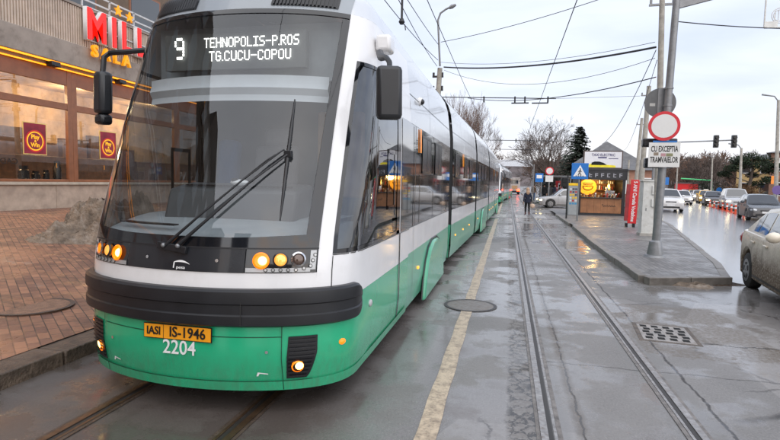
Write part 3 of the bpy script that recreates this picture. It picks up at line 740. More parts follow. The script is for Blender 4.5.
# destination display, dot matrix
DY = 4.30
FONT = dict(T='11111 00100 00100 00100 00100 00100 00100', E='11111 10000 10000 11110 10000 10000 11111', H='10001 10001 10001 11111 10001 10001 10001', N='10001 11001 11001 10101 10011 10011 10001',
            O='01110 10001 10001 10001 10001 10001 01110', P='11110 10001 10001 11110 10000 10000 10000', L='10000 10000 10000 10000 10000 10000 11111', I='11111 00100 00100 00100 00100 00100 11111',
            S='01111 10000 10000 01110 00001 00001 11110', R='11110 10001 10001 11110 10100 10010 10001', G='01110 10001 10000 10111 10001 10001 01110', C='01110 10001 10000 10000 10000 10001 01110', U='10001 10001 10001 10001 10001 10001 01110')
FONT['-'] = '00000 00000 00000 11111 00000 00000 00000'; FONT['.'] = '0 0 0 0 0 0 1'; FONT['9'] = '01110 10001 10001 01111 00001 00001 01110'
def led(b, s, p0, p1):                                # p0 top-left, p1 bottom-right in the photo
    A, B = at_y(*p0, DY), at_y(p1[0], p1[1], DY); zb_ = at_y(p0[0], p1[1], DY).z; cols = []
    for ch in s:
        g_ = FONT[ch].split(); cols += [[r[i] == '1' for r in g_] for i in range(len(g_[0]))] + [[False] * 7]
    cols.pop(); px = (B.x - A.x) / len(cols); pz = (A.z - zb_) / 7
    for i, c in enumerate(cols):
        for j, on in enumerate(c):
            if on:
                x, z = A.x + (i + .5) * px, A.z - (j + .5) * pz; e, h = px * .44, pz * .40
                b.add([(x - e, DY, z - h), (x + e, DY, z - h), (x + e, DY, z + h), (x - e, DY, z + h)], [(0, 1, 2, 3)])
b = MB(); A, B = at_y(166, 36, DY + .03), at_y(306, 67, DY + .03)
b.box2((A.x, DY + .02, B.z), (B.x, DY + .10, A.z)); dd = tb(b, 'destination_display', mat('display_black', (.10, .11, .11), .5))
b = MB(); led(b, '9', (174.5, 38), (184.5, 60)); led(b, 'TEHNOPOLIS-P.ROS', (204, 38), (299, 48)); led(b, 'TG.CUCU-COPOU', (209, 51.3), (291, 61.3))
b.build('display_lettering', mat('led_white', (1, 1, 1), .5, emit=2.2, ecol=(1, .97, .90)), dd, fix=False)
# wiper: pivot, two parallel arms, long upright blade
b = MB(); o_ = .055
P = lambda dx, z, o=o_: front(dx, z, o)
b.tube([P(0, 1.27), P(.24, 1.50), P(.46, 1.73, .07), P(.69, 1.955, .06)], [.015, .011, .009, .008], 8)
b.tube([P(-.12, 1.25), P(.14, 1.49), P(.40, 1.74, .07), P(.64, 1.975, .06)], [.013, .009, .008, .007], 8)
b.tube([P(.40, 1.74, .07), P(.55, 1.90, .07), P(.66, 1.99, .06)], .006, 6)
b.box(P(.69, 1.96, .05), (.06, .04, .05)); b.box(P(-.06, 1.25, .035), (.24, .03, .05), rot=Euler((0, R(8), 0)))
wip = tb(b, 'wiper', RUBBER, bevel=.004)
b = MB(); b.tube([P(.672, 2.41, .02), P(.68, 2.2, .035), P(.687, 1.95, .045), P(.695, 1.7, .035), P(.70, 1.47, .02)], [.006, .012, .014, .012, .005], 6); b.build('blade', BLACKP, wip)
b = MB()
for dx in (0, -.12): b.ball(P(dx, 1.262, .06), .018, 10)
b.build('pivot_cap', STEEL, wip)
# mirrors
b = MB(); c = at_x(389, 93, -.93)
b.box(c, (.20, .12, .41), rot=Euler((0, R(-1), R(20)))); mir = tb(b, 'wing_mirror', mat('mirror_black', (.02, .022, .026), .32, var=.08), bevel=.035)
b = MB(); a0 = at_x(382, 45, -1.17); b.box(a0 + Vector((.03, 0, .0)), (.14, .2, .15)); b.build('mount', WHITE, mir, bevel=.03)
b = MB(); top = c + Vector((.06, .04, .19)); b.tube([at_x(380, 53, -1.12), at_x(381, 57, -1.08), at_x(386.5, 57.5, -.99), at_x(389.5, 62, -.95), at_x(390, 74, -.93)], [.035, .034, .022, .022, .022], 8); b.build('arm', RUBBER, mir)
LX = -3.80
b = MB(); c = at_x(103, 93, LX)
b.box(c, (.16, .13, .40), rot=Euler((0, R(2), R(-20)))); mir = tb(b, 'wing_mirror', mat('mirror_black', (.02, .022, .026), .32), bevel=.04)
b = MB(); c2 = at_x(103.5, 119.5, LX); b.box(c2 + Vector((0, 0, .0)), (.14, .12, .10), rot=Euler((0, R(2), R(-20)))); b.build('lower_mirror', BLACKP, mir, bevel=.03)
b = MB(); a0 = at_x(146, 50, -3.4); t_ = c + Vector((0, 0, .18)); b.tube([a0, at_x(122, 52, -3.6), at_x(110, 53, LX + .03), at_x(104, 57, LX), t_], .025, 8); b.build('arm', RUBBER, mir)

# straight parts: a cross-section swept along the car, in horizontal bands
XS = [(.20, 1.17), (.45, 1.20), (.90, 1.20), (1.22, 1.20), (2.25, 1.20), (2.50, 1.193), (2.70, 1.185), (3.20, 1.13), (3.40, 1.06), (3.52, .97), (3.60, .85), (3.64, .60)]
def wz(z): return np.interp(z, [a for a, _ in XS], [w for _, w in XS])
def band(b, y0, y1, z0, z1, off=0., sides=(1, -1), mi=0, n_=8):
    for s in sides: b.grid(lambda a, t: (s * (wz(z0 + (z1 - z0) * t) + off), y0 + (y1 - y0) * a, z0 + (z1 - z0) * t), 1, n_, mi)
FRAMEM = mat('window_rubber', (.006, .006, .007), .35)
VENTP = mat('vent_pane_dark', (.02, .023, .027), .22, spec=.25)
def carriage(y0, x0, L, head, doors, wins, fair, first=False):
    rz = -head; loc = Vector((x0, y0, 0)) - T0
    def bb(b, name, m, two=False, **k):
        if two: return [bb(c, name, m, **k) for c in halves(b, 0)]
        o = b.build(name, m, tram, **k); o.location = loc; o.rotation_euler = (0, 0, rz); return o
    ya = 0
    b = MB(); band(b, ya, L, .20, .90)
    if not first:
        for yy in (0, L): b.add([(-1.15, yy, .2), (1.15, yy, .2), (1.19, yy, .9), (-1.19, yy, .9)], [(0, 1, 2, 3)])
    bb(b, 'green_skirt', GREEN_SHEEN, two=True, fix=False)
    b = MB(); band(b, ya, L, .90, 1.215, .003, n_=2); bb(b, 'white_belt', WHITE, two=True, fix=False)
    b = MB(); band(b, ya, L, 1.215, 2.49, .0, n_=4)
    sides = bb(b, 'window_band', SIDEGL, two=True, fix=False)
    b = MB()
    for yy in wins:
        b = MB(); band(b, yy, yy + .025, 1.23, 2.48, .004, n_=3)
        for c, sd in zip(halves(b, 0), sides): c.build('window_joint', FRAMEM, sd, fix=False)
    b = MB(); band(b, ya, L, 2.49, 3.12, .003, n_=6); bb(b, 'cant_panel', SILVER, two=True, fix=False)
    b = MB(); band(b, ya, L, 3.12, 3.64, .0, n_=8); b.add([(-.6, ya, 3.64), (.6, ya, 3.64), (.6, L, 3.64), (-.6, L, 3.64)], [(0, 1, 2, 3)])
    if not first: b.add([(-1.19, 0, .9), (1.19, 0, .9), (1.19, 0, 2.7), (1.0, 0, 3.5), (-1.0, 0, 3.5), (-1.19, 0, 2.7)], [tuple(range(6))], 1)
    bb(b, 'carriage_roof', [SILVER, DARKIN], fix=False)
    b = MB(); b.box2((-.7, .8, 3.64), (.7, L - .8, 3.84)); bb(b, 'roof_box', GREYPL, bevel=.05)
    b = MB()
    for k in range(1, int(L / 1.6)): band(b, k * 1.6, k * 1.6 + .008, 2.5, 3.4, .006, n_=5)
    for yy in doors: band(b, yy, yy + .010, .25, 1.21, .006, n_=3); band(b, yy + 1.25, yy + 1.26, .25, 1.21, .006, n_=3)
    band(b, 0, L, 2.83, 2.838, .006, n_=1)
    bb(b, 'panel_seam', mat('seam_grey', (.12, .13, .14), .6), two=True, fix=False)
    for yy in doors:
        b = MB(); band(b, yy, yy + .03, 1.22, 2.48, .008, n_=3); band(b, yy + .62, yy + .65, 1.22, 2.48, .008, n_=3); band(b, yy + 1.23, yy + 1.26, 1.22, 2.48, .008, n_=3); bb(b, 'door', FRAMEM, two=True, fix=False)
        b = MB(); band(b, yy + 1.36, yy + 1.43, 2.18, 2.48, .012, n_=2); bb(b, 'door_lamp', AMBER, two=True, fix=False)
    for yy in wins[:-1]:
        b = MB()
        w0, w1 = yy + .14, yy + 1.0
        for z0, z1, a0, a1 in ((1.9, 2.42, w0, w0 + .04), (1.9, 2.42, w1 - .04, w1), (1.9, 1.93, w0, w1), (2.39, 2.42, w0, w1), (1.93, 2.39, w0 + .45, w0 + .48)): band(b, a0, a1, z0, z1, .012, n_=2)
        for c, sd in zip(halves(b, 0), sides): c.build('vent_window_frame', FRAMEM, sd, fix=False)
        b = MB(); band(b, w0 + .03, w1 - .03, 1.92, 2.40, .008, n_=2)
        for c, sd in zip(halves(b, 0), sides): c.build('vent_pane', VENTP, sd, fix=False)
    for f in fair:
        b = MB()
        pr = [(f - 1.12, .07), (f - 1.02, .36), (f - .85, .60), (f - .6, .77), (f - .25, .86), (f + .25, .86), (f + .6, .77), (f + .85, .60), (f + 1.02, .36), (f + 1.12, .07)]
        b.prism(pr, 'x', 1.17, 1.258); b2 = MB(); b2.prism(pr, 'x', -1.17, -1.258); bb(b2, 'bogie_fairing', GREEN_SHEEN, bevel=.04)
        fo = bb(b, 'bogie_fairing', mat('fairing_green', (.07, .38, .22), .3, var=.06, coat=.5, dirt=((.2, .25, .2), .3)), bevel=.04)
        b = MB()
        for s in (1,): b.tube([(s * 1.205, q[0] * 1.0 + (q[0] - f) * .035, q[1] + .025) for q in pr], .016, 6)
        b.build('gap', FRAMEM, fo)
    for k in range(int(L / 1.5)):
        b = MB(); b.box((1.205, .75 + 1.5 * k, .62), (.02, .06, .035)); bb(b, 'side_marker', AMBER)
    return bb
carriage(YC, TCX, 10.55 - YC, 0., [], [.72, 2.0, 3.2], [8.45 - YC], True)
# front door behind the cab on the right-hand side of the first car
b = MB()
for s in (1, -1): pass
def side0(y0, y1, z0, z1, off): 
    bq = MB(); bq.grid(lambda a, t: (TCX + wz(z0 + (z1 - z0) * t) + off, y0 + (y1 - y0) * a, z0 + (z1 - z0) * t), 1, 4); return bq.v, bq.f
b = MB()
for q in ((5.62, 5.66, .25, 1.21, .010), (6.5, 6.51, .25, 1.21, .010), (6.5, 6.54, 1.22, 2.48, .012)): b = MB(); b.add(*side0(*q)); tb(b, 'front_door_seam', FRAMEM, fix=False)
b = MB(); b.add(*side0(6.84, 6.95, 2.17, 2.48, .014)); tb(b, 'door_lamp', mat('amber_dull', (.85, .26, .01), .3, emit=.25, ecol=(1, .3, .0)), fix=False)
b = MB(); b.add(*side0(5.68, 6.2, 1.22, 2.49, .010)); tb(b, 'front_door_glass', SIDEGL, fix=False)
b = MB(); b.cyl((TCX + 1.16, 6.9, 2.85), (TCX + 1.205, 6.9, 2.84), .055, 16); b.ball((TCX + 1.205, 6.9, 2.84), .04, 12, 1); tb(b, 'side_camera', [WHITE, BLACKP])
SEG = [(10.95, -2.335, 5.4, R(1.7), [.5], [.2, 1.95, 3.2, 4.4], []), (16.75, -2.16, 5.6, R(1.7), [], [.3, 1.6, 2.9, 4.2], [2.8]), (22.75, -1.98, 5.4, R(1.2), [2.6], [.2, 1.3, 4.0, 5.0], []), (28.5, -1.865, 5.2, R(1.0), [.8], [2.6, 3.8], [3.2])]
prev = (10.55, TCX)
for (y0, x0, L, hd_, dr, wn, fr) in SEG:
    carriage(y0, x0, L, hd_, dr, wn, fr)
    b = MB(); k = 9
    for i in range(k):
        t = i / (k - 1); y = prev[0] + (y0 - prev[0]) * t; x = prev[1] + (x0 - prev[1]) * t; w = 1.14 if i % 2 else 1.06
        b.add([(x - w, y, .35), (x + w, y, .35), (x + w, y, 2.75), (x + w * .86, y, 3.42), (x - w * .86, y, 3.42), (x - w, y, 2.75)], [])
    b.f = [(i * 6 + j, i * 6 + (j + 1) % 6, i * 6 + 6 + (j + 1) % 6, i * 6 + 6 + j) for i in range(k - 1) for j in range(6)]; b.m = [0] * len(b.f)
    tb(b, 'bellows', mat('bellows_rubber', (.022, .023, .025), .7), smooth=False)
    prev = (y0 + L, x0 + math.tan(hd_) * L)
b = MB(); b.box2((TCX - .95, 4.0, .16), (TCX + .95, 10.5, .5)); b.box2((TCX - .8, 7.6, .10), (TCX + .8, 9.3, .3)); tb(b, 'underframe', mat('underframe_black', (.012, .012, .012), .8))
b = MB()
for y in (7.75, 9.15):
    for s in (1, -1): b = MB(); b.cyl((TCX + s * .5, y, .30), (TCX + s * .62, y, .30), .30, 24); tb(b, 'wheel', RUST)
def tram_copy(dy, dx):
    skip = {'number_plate', 'fleet_number', 'destination_display', 'maker_emblem', 'emblem_lettering', 'hanging_jacket', 'lamp_trim', 'wiper', 'panel_lock', 'skirt_lock', 'tow_hook_cover'}
    c = tram.copy(); COL.objects.link(c); c.location = tram.location + Vector((dx, dy, 0))
    for ch in kids(tram):
        if ch.name.split('.')[0] in skip: continue
        copy_tree(ch, c)
    c['label'] = 'second white and green tram queued far behind the first one'
    return c
tram2 = tram_copy(42.5, .62)
tram2.rotation_euler = (0, 0, R(-1))

# ------------------------------------------------------------------ the gaming hall and cafe on the left
BX = -15.0; BZ = plz(BX, 0)
TRAV = mat('travertine', (.46, .36, .28), .6, var=.2, scale=3, bump=.3, dirt=((.22, .16, .12), .3))
FASC = mat('beige_slat_panel', (.56, .455, .37), .55, var=.1, scale=3, dirt=((.2, .16, .13), .4))
LEDGE = mat('grey_brown_render', (.33, .28, .24), .8, var=.15, scale=2, dirt=((.11, .085, .07), .6))
WFRAME = mat('brown_window_frame', (.26, .10, .045), .4, var=.15, scale=4, coat=.2)
UPPER = mat('brown_upper_wall', (.17, .12, .085), .8, var=.2, scale=1.5, dirt=((.07, .05, .04), .6))
SHOPGL = glass('shop_glass', (.86, .84, .80), .10, 1.65)
bld = thing('cafe_building', 'low building with lit cafe windows, beige slatted fascia and red MILL letters', 'building', (BX, 16, BZ))
B0 = Vector((BX, 16, BZ))
def bb(b, name, m, parent=None, **k):
    o = b.build(name, m, bld if parent is None else parent, **k)
    if parent is None: o.location = -B0
    return o
Y0, Y1 = -14., 44.
b = MB(); b.box2((BX - .4, Y0, BZ - .4), (BX, Y1, 1.44)); bb(b, 'plinth', TRAV)
b = MB()
for k in range(24): b.box2((BX - .01, Y0 + k * 2.4, BZ), (BX + .012, Y0 + k * 2.4 + 2.385, 1.43))
bb(b, 'plinth_slab', TRAV, bevel=.004)
b = MB(); b.box2((BX - .5, Y0, 1.44), (BX + .10, Y1, 1.53)); bb(b, 'window_sill', mat('sill_stone', (.50, .43, .34), .6, var=.15))
b = MB(); b.box2((BX - .5, Y0, 5.52), (BX + .35, Y1, 6.28)); b.box2((BX - .5, Y0, 5.40), (BX + .10, Y1, 5.52)); bb(b, 'ledge', LEDGE, bevel=.02)
b = MB(); b.box2((BX - .5, Y0, 6.28), (BX + .22, Y1, 7.60)); fas = bb(b, 'fascia', FASC)
b = MB(); y = Y0
while y < Y1: b.box2((BX + .215, y, 6.30), (BX + .262, y + .055, 7.58)); y += .10
b.build('slat', FASC, fas)
b = MB(); b.box2((BX - 6, Y0, 7.60), (BX + .30, Y1, 7.68)); bb(b, 'roof_edge', LEDGE)
b = MB()
for z in (7.95, 8.25): b.box2((BX + .12, Y0, z), (BX + .17, Y1, z + .06))
y = Y0
while y < Y1: b.box2((BX + .12, y, 7.66), (BX + .17, y + .05, 8.3)); y += 1.3
bb(b, 'railing', mat('pale_railing', (.6, .6, .6), .4))
b = MB(); b.box2((BX - 3.4, Y0, 7.6), (BX - 2.4, Y1, 15)); bb(b, 'upper_wall', UPPER)
b = MB(); b.box2((BX - 12, -34, 0), (BX - 2.5, 4.0, 21.5)); b.box2((BX - 12, -34, 21.5), (BX - 2.8, -16, 25)); bb(b, 'tower', UPPER)
for k in range(13):
    y = Y0 - 15 + k * 4.2
    for z in ((8.6, 12.0) if y > 4 else (8.6, 12.0, 15.4, 18.6)):
        b = MB(); b.box2((BX - 2.42, y, z), (BX - 2.36, y + 2.2, z + 1.9)); w = bb(b, 'upper_window', WFRAME)
        b = MB(); b.box2((BX - 2.37, y + .1, z + .1), (BX - 2.345, y + 2.1, z + 1.8)); b.build('pane', SIDEGL, w)
# lit strip under the ledge
ORANGE = mat('orange_neon', (1, .4, .02), .3, emit=1.0, ecol=(1, .32, .01))
b = MB()
b.box2((BX + .24, Y0, 5.47), (BX + .30, Y1, 5.515)); b.box2((BX + .06, Y0, 5.345), (BX + .09, Y1, 5.385))
bb(b, 'light_strip', ORANGE)
for k in range(12):
    y = 14.55 + (k - 5) * 3.05
    b = MB(); b.box((BX + .27, y, 5.40), (.26, .34, .16)); b.box((BX + .40, y, 5.33), (.12, .25, .05)); bb(b, 'floodlight', BLACKP, bevel=.02)
# windows: bays between mullions
INNER = mat('cafe_wall_tan', (.50, .36, .22), .8, var=.35, scale=1.2, dirt=((.20, .14, .09), .8))
bay = [-14 + .02, -8.3, -2.4, 3.6, 9.6, 15.58, 21.5, 27.4, 33.4, 39.4]
for y0, y1 in zip(bay[:-1], bay[1:]):
    b = MB()
    b.box2((BX - .16, y0 + .002, 1.53), (BX - .02, y0 + .20, 5.40)); b.box2((BX - .16, y1 - .20, 1.53), (BX - .02, y1 - .002, 5.40))
    b.box2((BX - .14, y0 + .2, 1.53), (BX - .03, y1 - .2, 1.62)); b.box2((BX - .14, y0 + .2, 4.86), (BX - .03, y1 - .2, 5.40)); b.box2((BX - .14, y0 + .2, 4.02), (BX - .03, y1 - .2, 4.24))
    w = bb(b, 'shop_window', WFRAME, bevel=.012)
    b = MB()
    for z0, z1 in ((1.6, 4.04), (4.22, 4.88)): b.add([(BX - .08, y0 + .18, z0), (BX - .08, y1 - .18, z0), (BX - .08, y1 - .18, z1), (BX - .08, y0 + .18, z1)], [(0, 1, 2, 3)])
    b.build('pane', SHOPGL, w, fix=False)
b = MB(); b.box2((BX - 4.2, Y0, 1.0), (BX - 4.0, Y1, 5.4)); b.box2((BX - 4.2, Y0, 5.32), (BX - .17, Y1, 5.38)); b.box2((BX - 4.2, Y0, 1.40), (BX - .52, Y1, 1.43)); bb(b, 'interior', INNER)
b = MB()
for k in range(10):
    y = 8 + k * 1.55; b.box2((BX - 3.99, y, 1.5), (BX - 3.7, y + 1.3, 3.1 + .25 * (k % 3))); 
b.box2((BX - 2.2, 4, 1.45), (BX - 1.6, 26, 2.45)); bb(b, 'counter', mat('cafe_dark_wood', (.10, .055, .03), .4, var=.3), bevel=.02)
b = MB(); b.tube([(BX - 3.5, 8, 3.75), (BX - 3.2, 12.6, 3.72), (BX - 3.0, 14.4, 3.9), (BX - 3.0, 14.6, 3.6)], .03, 6); bb(b, 'neon_tube', mat('red_neon', (1, .05, .03), .3, emit=2.5, ecol=(1, .05, .03)))
for k in range(9):
    y = 10.2 + k * 1.6; b = MB(); b.disc((BX - 1.0, y, 5.24), .09, 'z'); b.cyl((BX - 1.0, y, 5.26), (BX - 1.0, y, 5.32), .12, 12, mi=1)
    l = bb(b, 'ceiling_lamp', [mat('warm_spot', (1, .85, .6), .3, emit=16., ecol=(1, .80, .50)), BLACKP])
for k in range(4):
    ld = bpy.data.lights.new('cafe_lamp', 'POINT'); ld.energy = 125; ld.color = (1, .72, .40); ld.shadow_soft_size = .3
    lo = bpy.data.objects.new('cafe_lamp', ld); COL.objects.link(lo); lo.location = (BX - 2.2, 9 + k * 4.5, 4.7)
# sign letters and stars
REDL = mat('red_sign_letters', (.85, .02, .02), .4, emit=.3, ecol=(1, .02, .01)); REDS = mat('red_letter_side', (.35, .01, .02), .5)
YEL = mat('yellow_sign_letters', (.90, .36, .005), .4, emit=.25, ecol=(1, .38, .005))
FR = lambda y, z, x=BX + .46: frame((x, y, z), (0, 1, 0), (0, 0, 1))
def bt(*a, **k):
    o = text(*a, **k); o.parent = bld; o.location = -B0; return o
yc = 15.62
for ch, w in (('M', 1.20), ('I', .48), ('L', .84), ('L', .84)):
    bt('sign_letter', ch, 1.50, REDL, None, FR(yc + w / 2 - .05, 7.02), extrude=.10, bold=.03, sx=.82)
    bt('letter_rim', ch, 1.50, LETTER, None, FR(yc + w / 2 - .05, 7.02, BX + .43), extrude=.08, bold=.055, sx=.82)
    yc += w
for k, ch in enumerate('SALA'): bt('sign_letter', ch, .56, YEL, None, FR(16.05 + k * .52, 6.16, BX + .52), extrude=.06, bold=.02)
for y, z in ((17.35, 7.98), (17.95, 7.92)):
    b = MB(); b.prism([(y + r_ * math.sin(k * math.pi / 5), z + r_ * math.cos(k * math.pi / 5)) for k in range(10) for r_ in [(.21 if k % 2 == 0 else .09)]], 'x', BX + .40, BX + .46); bb(b, 'sign_star', YEL)
b = MB()
for z in (6.55, 7.05, 7.7): b.box2((BX + .27, 16.1, z), (BX + .31, 21, z + .04))
bb(b, 'sign_rail', mat('pale_railing', (.6, .6, .6), .4))
# posters stuck inside the glass
POST = mat('poster_maroon', (.28, .02, .04), .5, var=.3, scale=3); RING = mat('poster_ring', (1, .55, .02), .5, emit=.25, ecol=(1, .4, .02)); GOLD = mat('poster_gold', (.75, .55, .18), .4)
for q, (ya, yb_, za, zb) in enumerate(((13.69, 14.50, 2.44, 3.42), (16.88, 17.68, 2.44, 3.44))):
    X = BX - .06; yc, zc_ = (ya + yb_) / 2, za + (zb - za) * .42
    b = MB(); b.box2((X - .01, ya, za), (X, yb_, zb), 0); b.box2((X - .012, ya - .03, za - .03), (X - .004, yb_ + .03, zb + .03), 1)
    po = bb(b, 'poster', [POST, GOLD]); po['label'] = ('poster with a yellow ring in the large window', 'poster with a yellow ring beside the tram mirror')[q]
    b = MB()
    for r0, r1, mi, x in ((.36, .31, 1, X + .003), (.31, .27, 0, X + .003)):
        V = [(x, yc + r * math.cos(k / 16 * math.pi), zc_ + r * math.sin(k / 16 * math.pi)) for r in (r0, r1) for k in range(32)]
        b.add(V, [(k, (k + 1) % 32, 32 + (k + 1) % 32, 32 + k) for k in range(32)], mi)
    b.build('ring', [RING, mat('poster_red', (.7, .03, .03), .5)], po, fix=False)
    for t_, dz in (('Play', .13), ('&', 0), ('Win', -.13)): text('poster_lettering', t_, .19 if t_ != '&' else .1, RING, po, FR(yc, zc_ + dz, X + .005), bold=.006)
# dark vases and mugs on the inner sill
for k, (y, r, h) in enumerate(((13.9, .16, .52), (14.35, .13, .36), (14.75, .10, .40), (15.2, .13, .72))):
    b = MB(); b.tube([(0, 0, 0), (0, 0, h * .7), (0, 0, h * .78), (0, 0, h)], [r, r, r * .75, r * .8], 14)
    o = b.build('vase', BLACKP); o.location = (BX - .35, y, 1.53)
    tag(o, ('wide black pot on the cafe window sill under the poster', 'squat dark pot between a wide pot and a small cup on the sill', 'small dark goblet on the cafe window sill left of a tall jar', 'tall dark jar on the cafe sill beside the brown mullion')[k], 'pot', 'pots on the cafe sill')
b = MB(); b.box2((BX - 1.55, 11.6, 2.35), (BX - 1.5, 13.2, 2.75)); bb(b, 'menu_board', BLACKP)
for t_, z, sz in (('CADO', 2.16, .26), ):
    bt('window_lettering', t_, sz, BLACKL, None, frame((BX - .07, 13.05, z), (0, -1, 0), (0, 0, 1)), sx=1.1)

# blocks of flats behind the camera, seen mirrored in the windscreen
def flats(x, y, w, d, h, m, lab, rz=0.):
    t = thing('apartment_block', lab, 'building', (x, y, 0), rz)
    b = MB(); b.box2((-w / 2, -d / 2, 0), (w / 2, d / 2, h)); b.build('wall', m, t)
    b = MB(); b.box2((-w / 2 - .2, -d / 2 - .2, h), (w / 2 + .2, d / 2 + .2, h + .5)); b.build('roof', LEDGE, t)
    b = MB()
    for i in range(int(w / 3)):
        for j in range(int(h / 3)): b.box((-w / 2 + 1.5 + i * 3, d / 2 + .0, 1.7 + j * 3), (1.5, .12, 1.4))
    b.build('window', SIDEGL, t); return t
flats(-22, -46, 13, 12, 25, UPPER, 'brown block of flats mirrored in the tram windscreen')
flats(-5.5, -58, 9, 12, 27, mat('grey_flats', (.16, .15, .15), .8, var=.2, scale=1), 'narrow grey tower block mirrored beside a brown block in the windscreen')
flats(26, -70, 22, 12, 15, mat('beige_flats', (.30, .26, .21), .8, var=.2, scale=1), 'wide beige block of flats mirrored low in the windscreen')

# ------------------------------------------------------------------ posts, signs, kiosk on the refuge
def band_mat(name, col, dark):
    return mat(name, col, .8, var=.25, scale=4, bump=.3, dirt=(dark, .6))
POLEC = band_mat('pole_concrete', (.36, .34, .30), (.2, .17, .13))
# leaning steel pole with the no-entry sign
base = Vector((3.47, 13.38, .125)); topx = 3.47 + .19
def px_(z): return base.x + (topx - base.x) * (z - .12) / 8
sp_ = thing('sign_pole', 'grey steel pole with sleeve foot carrying the big red ringed sign on the refuge', 'pole', base)
b = MB(); b.tube([(0, 0, 0), (0, 0, .05), (0, 0, .06), (0, 0, .36), (.01, 0, .40), (.19, 0, 8.)], [.25, .22, .18, .135, .092, .070], 20); b.build('shaft', STEEL, sp_)
b = MB(); b.tube([(.17, 0, 6.9), (.14, 0, 5.87 + .25), ], .03, 6); b.prism([(.10, 5.72), (1.0, 5.93), (1.9, 6.16), (1.9, 6.40), (.12, 6.40)], 'y', -.03, .03); a_ = b.build('arm', STEEL, sp_, bevel=.01)
b = MB()
for z in (2.3, 2.75, 3.0, 3.4, 3.55, 3.95): b = MB(); b.cyl((px_(z) - base.x, 0, z - .02), (px_(z) - base.x, 0, z + .02), .098, 16); b.build('clamp', STEEL, sp_)
pass
SIGNW = mat('sign_white', (.70, .70, .69), .4, var=.05, scale=4, dirt=((.4, .38, .35), .25)); SIGNB = mat('sign_back_grey', (.12, .125, .13), .5, var=.15); REDS2 = mat('sign_red', (.60, .015, .03), .35)
def round_sign(name, c, r, face, label, back=False, group=None):
    t = thing(name, label, 'road sign', c, 0, group)
    b = MB(); b.cyl((0, -.012, 0), (0, .012, 0), r, 40); b.build('plate', SIGNB if back else REDS2, t)
    if not back:
        b = MB(); b.disc((0, -.0145, 0), r * .80, 'y', 40); b.build('face', face, t, fix=False)
    return t
NOENT = SIGNW
round_sign('round_sign', (3.46, 13.20, 3.188), .335, NOENT, 'white disc with red rim on the steel pole of the paved refuge').rotation_euler.z = R(-6)
rb = round_sign('round_sign', (3.435, 13.55, 3.765), .345, None, 'dark grey back of a round sign above the red ringed disc', True)
b = MB(); b.box((-.17, -.016, -.04), (.12, .004, .07)); b.build('sticker', mat('sticker_grey', (.45, .45, .43), .5), rb)
b = MB(); b.box((0, -.02, 0), (.12, .02, .69)); b.build('rib', STEEL, rb)
tp = thing('text_sign', 'white rectangular text plate under the red ringed disc on the steel pole', 'road sign', (3.50, 13.22, 2.53), R(-4))
b = MB(); b.box((0, 0, 0), (.66, .014, .57)); b.build('plate', SIGNW, tp, bevel=.004)
for t_, x, z, sx in (('CU EXCEPTIA', 0, .13, .62), ('TRAMVAIELOR', 0, -.12, .60)): text('sign_lettering', t_, .185, BLACKL, tp, frame((x, -.009, z), (1, 0, 0), (0, 0, 1)), sx=sx * .80, bold=.004)
b = MB()
for x, z, w, h, mi in ((-.17, .02, .10, .07, 0), (-.02, .0, .10, .07, 1), (.11, .0, .14, .07, 2)): b.box((x, -.010, z), (w, .004, h), mi=mi)
b.build('sticker', [mat('sticker_brown', (.25, .2, .15), .5), mat('sticker_pink', (.45, .25, .27), .5), mat('sticker_olive', (.22, .22, .12), .5)], tp)
b = MB(); b.box((0, -.006, .305), (.5, .01, .04)); b.build('blue_edge', BLUEP, tp)
# signal head seen from behind, half hidden by the plate
st = thing('traffic_light', 'dark signal head half hidden behind the text plate on the steel pole', 'traffic light', (3.47, 13.55, 2.35))
b = MB(); b.box((0, 0, 0), (.62, .22, .24)); b.box((0, .02, .48), (.75, .2, .2)); b.build('housing', BLACKP, st, bevel=.03)
# second round sign beyond, the pole's Christmas ornament
orn = thing('light_ornament', 'white wire Christmas ornament hanging on a cable at the top right', 'ornament', (6.05, 14., 5.83))
ORW = mat('ornament_white', (.7, .7, .68), .4)
b = MB()
for x0, z0, x1, z1 in ((-.37, -.3, -.37, .38), (-.37, .38, .5, .38), (-.37, -.3, .6, -.3)): b.tube([(x0, 0, z0), (x1, 0, z1)], .02, 6)
for r in (.17, .13): b.tube([(-.06 + r * math.cos(k * .314), 0, -.03 + r * math.sin(k * .314)) for k in range(21)], .012, 5)
for k in range(4): b.tube([(-.16 + k * .065, 0, -.15), (-.16 + k * .065, 0, .08)], .01, 4)
b.box((-.23, 0, -.22), (.26, .02, .12)); b.build('frame', ORW, orn)
# concrete poles receding behind the sign
def cpole(name, b0, t0, r0, r1, label, lamp=None, group='concrete utility poles along the refuge'):
    b0, t0 = Vector(b0), Vector(t0); t = thing(name, label, 'pole', b0, 0, group)
    b = MB(); b.tube([(0, 0, 0), (t0 - b0) * .5, t0 - b0], [r0, (r0 + r1) / 2, r1], 12); b.build('shaft', POLEC, t)
    b = MB(); d = t0 - b0
    b.box(d * .93, (.7, .06, .06))
    for s in (-1, 0, 1): b.cyl(d * .93 + Vector((s * .3, 0, .03)), d * .93 + Vector((s * .3, 0, .15)), .035, 8)
    b.build('crossarm', STEEL, t); return t
def pole_px(pb, pt, Y, r0, r1, label, group='concrete utility poles along the refuge'):
    A = at_y(*pb, Y); A.z = .12; B = at_y(*pt, Y); return cpole('utility_pole', A, B, r0, r1, label, group=group)
pole_px((659, 200), (662.5, -14), 17.0, .105, .075, 'stained pale concrete pole directly behind the steel sign pole')
pole_px((639, 205), (649, 86), 30., .16, .11, 'thick pale concrete pole behind the white roadside cabinet')
pole_px((634, 200), (642, 118), 42, .15, .10, 'thinner concrete pole just left of the pole behind the cabinet')
pole_px((627, 195), (629, 160), 58, .13, .09, 'short distant wooden looking pole above the red banner')
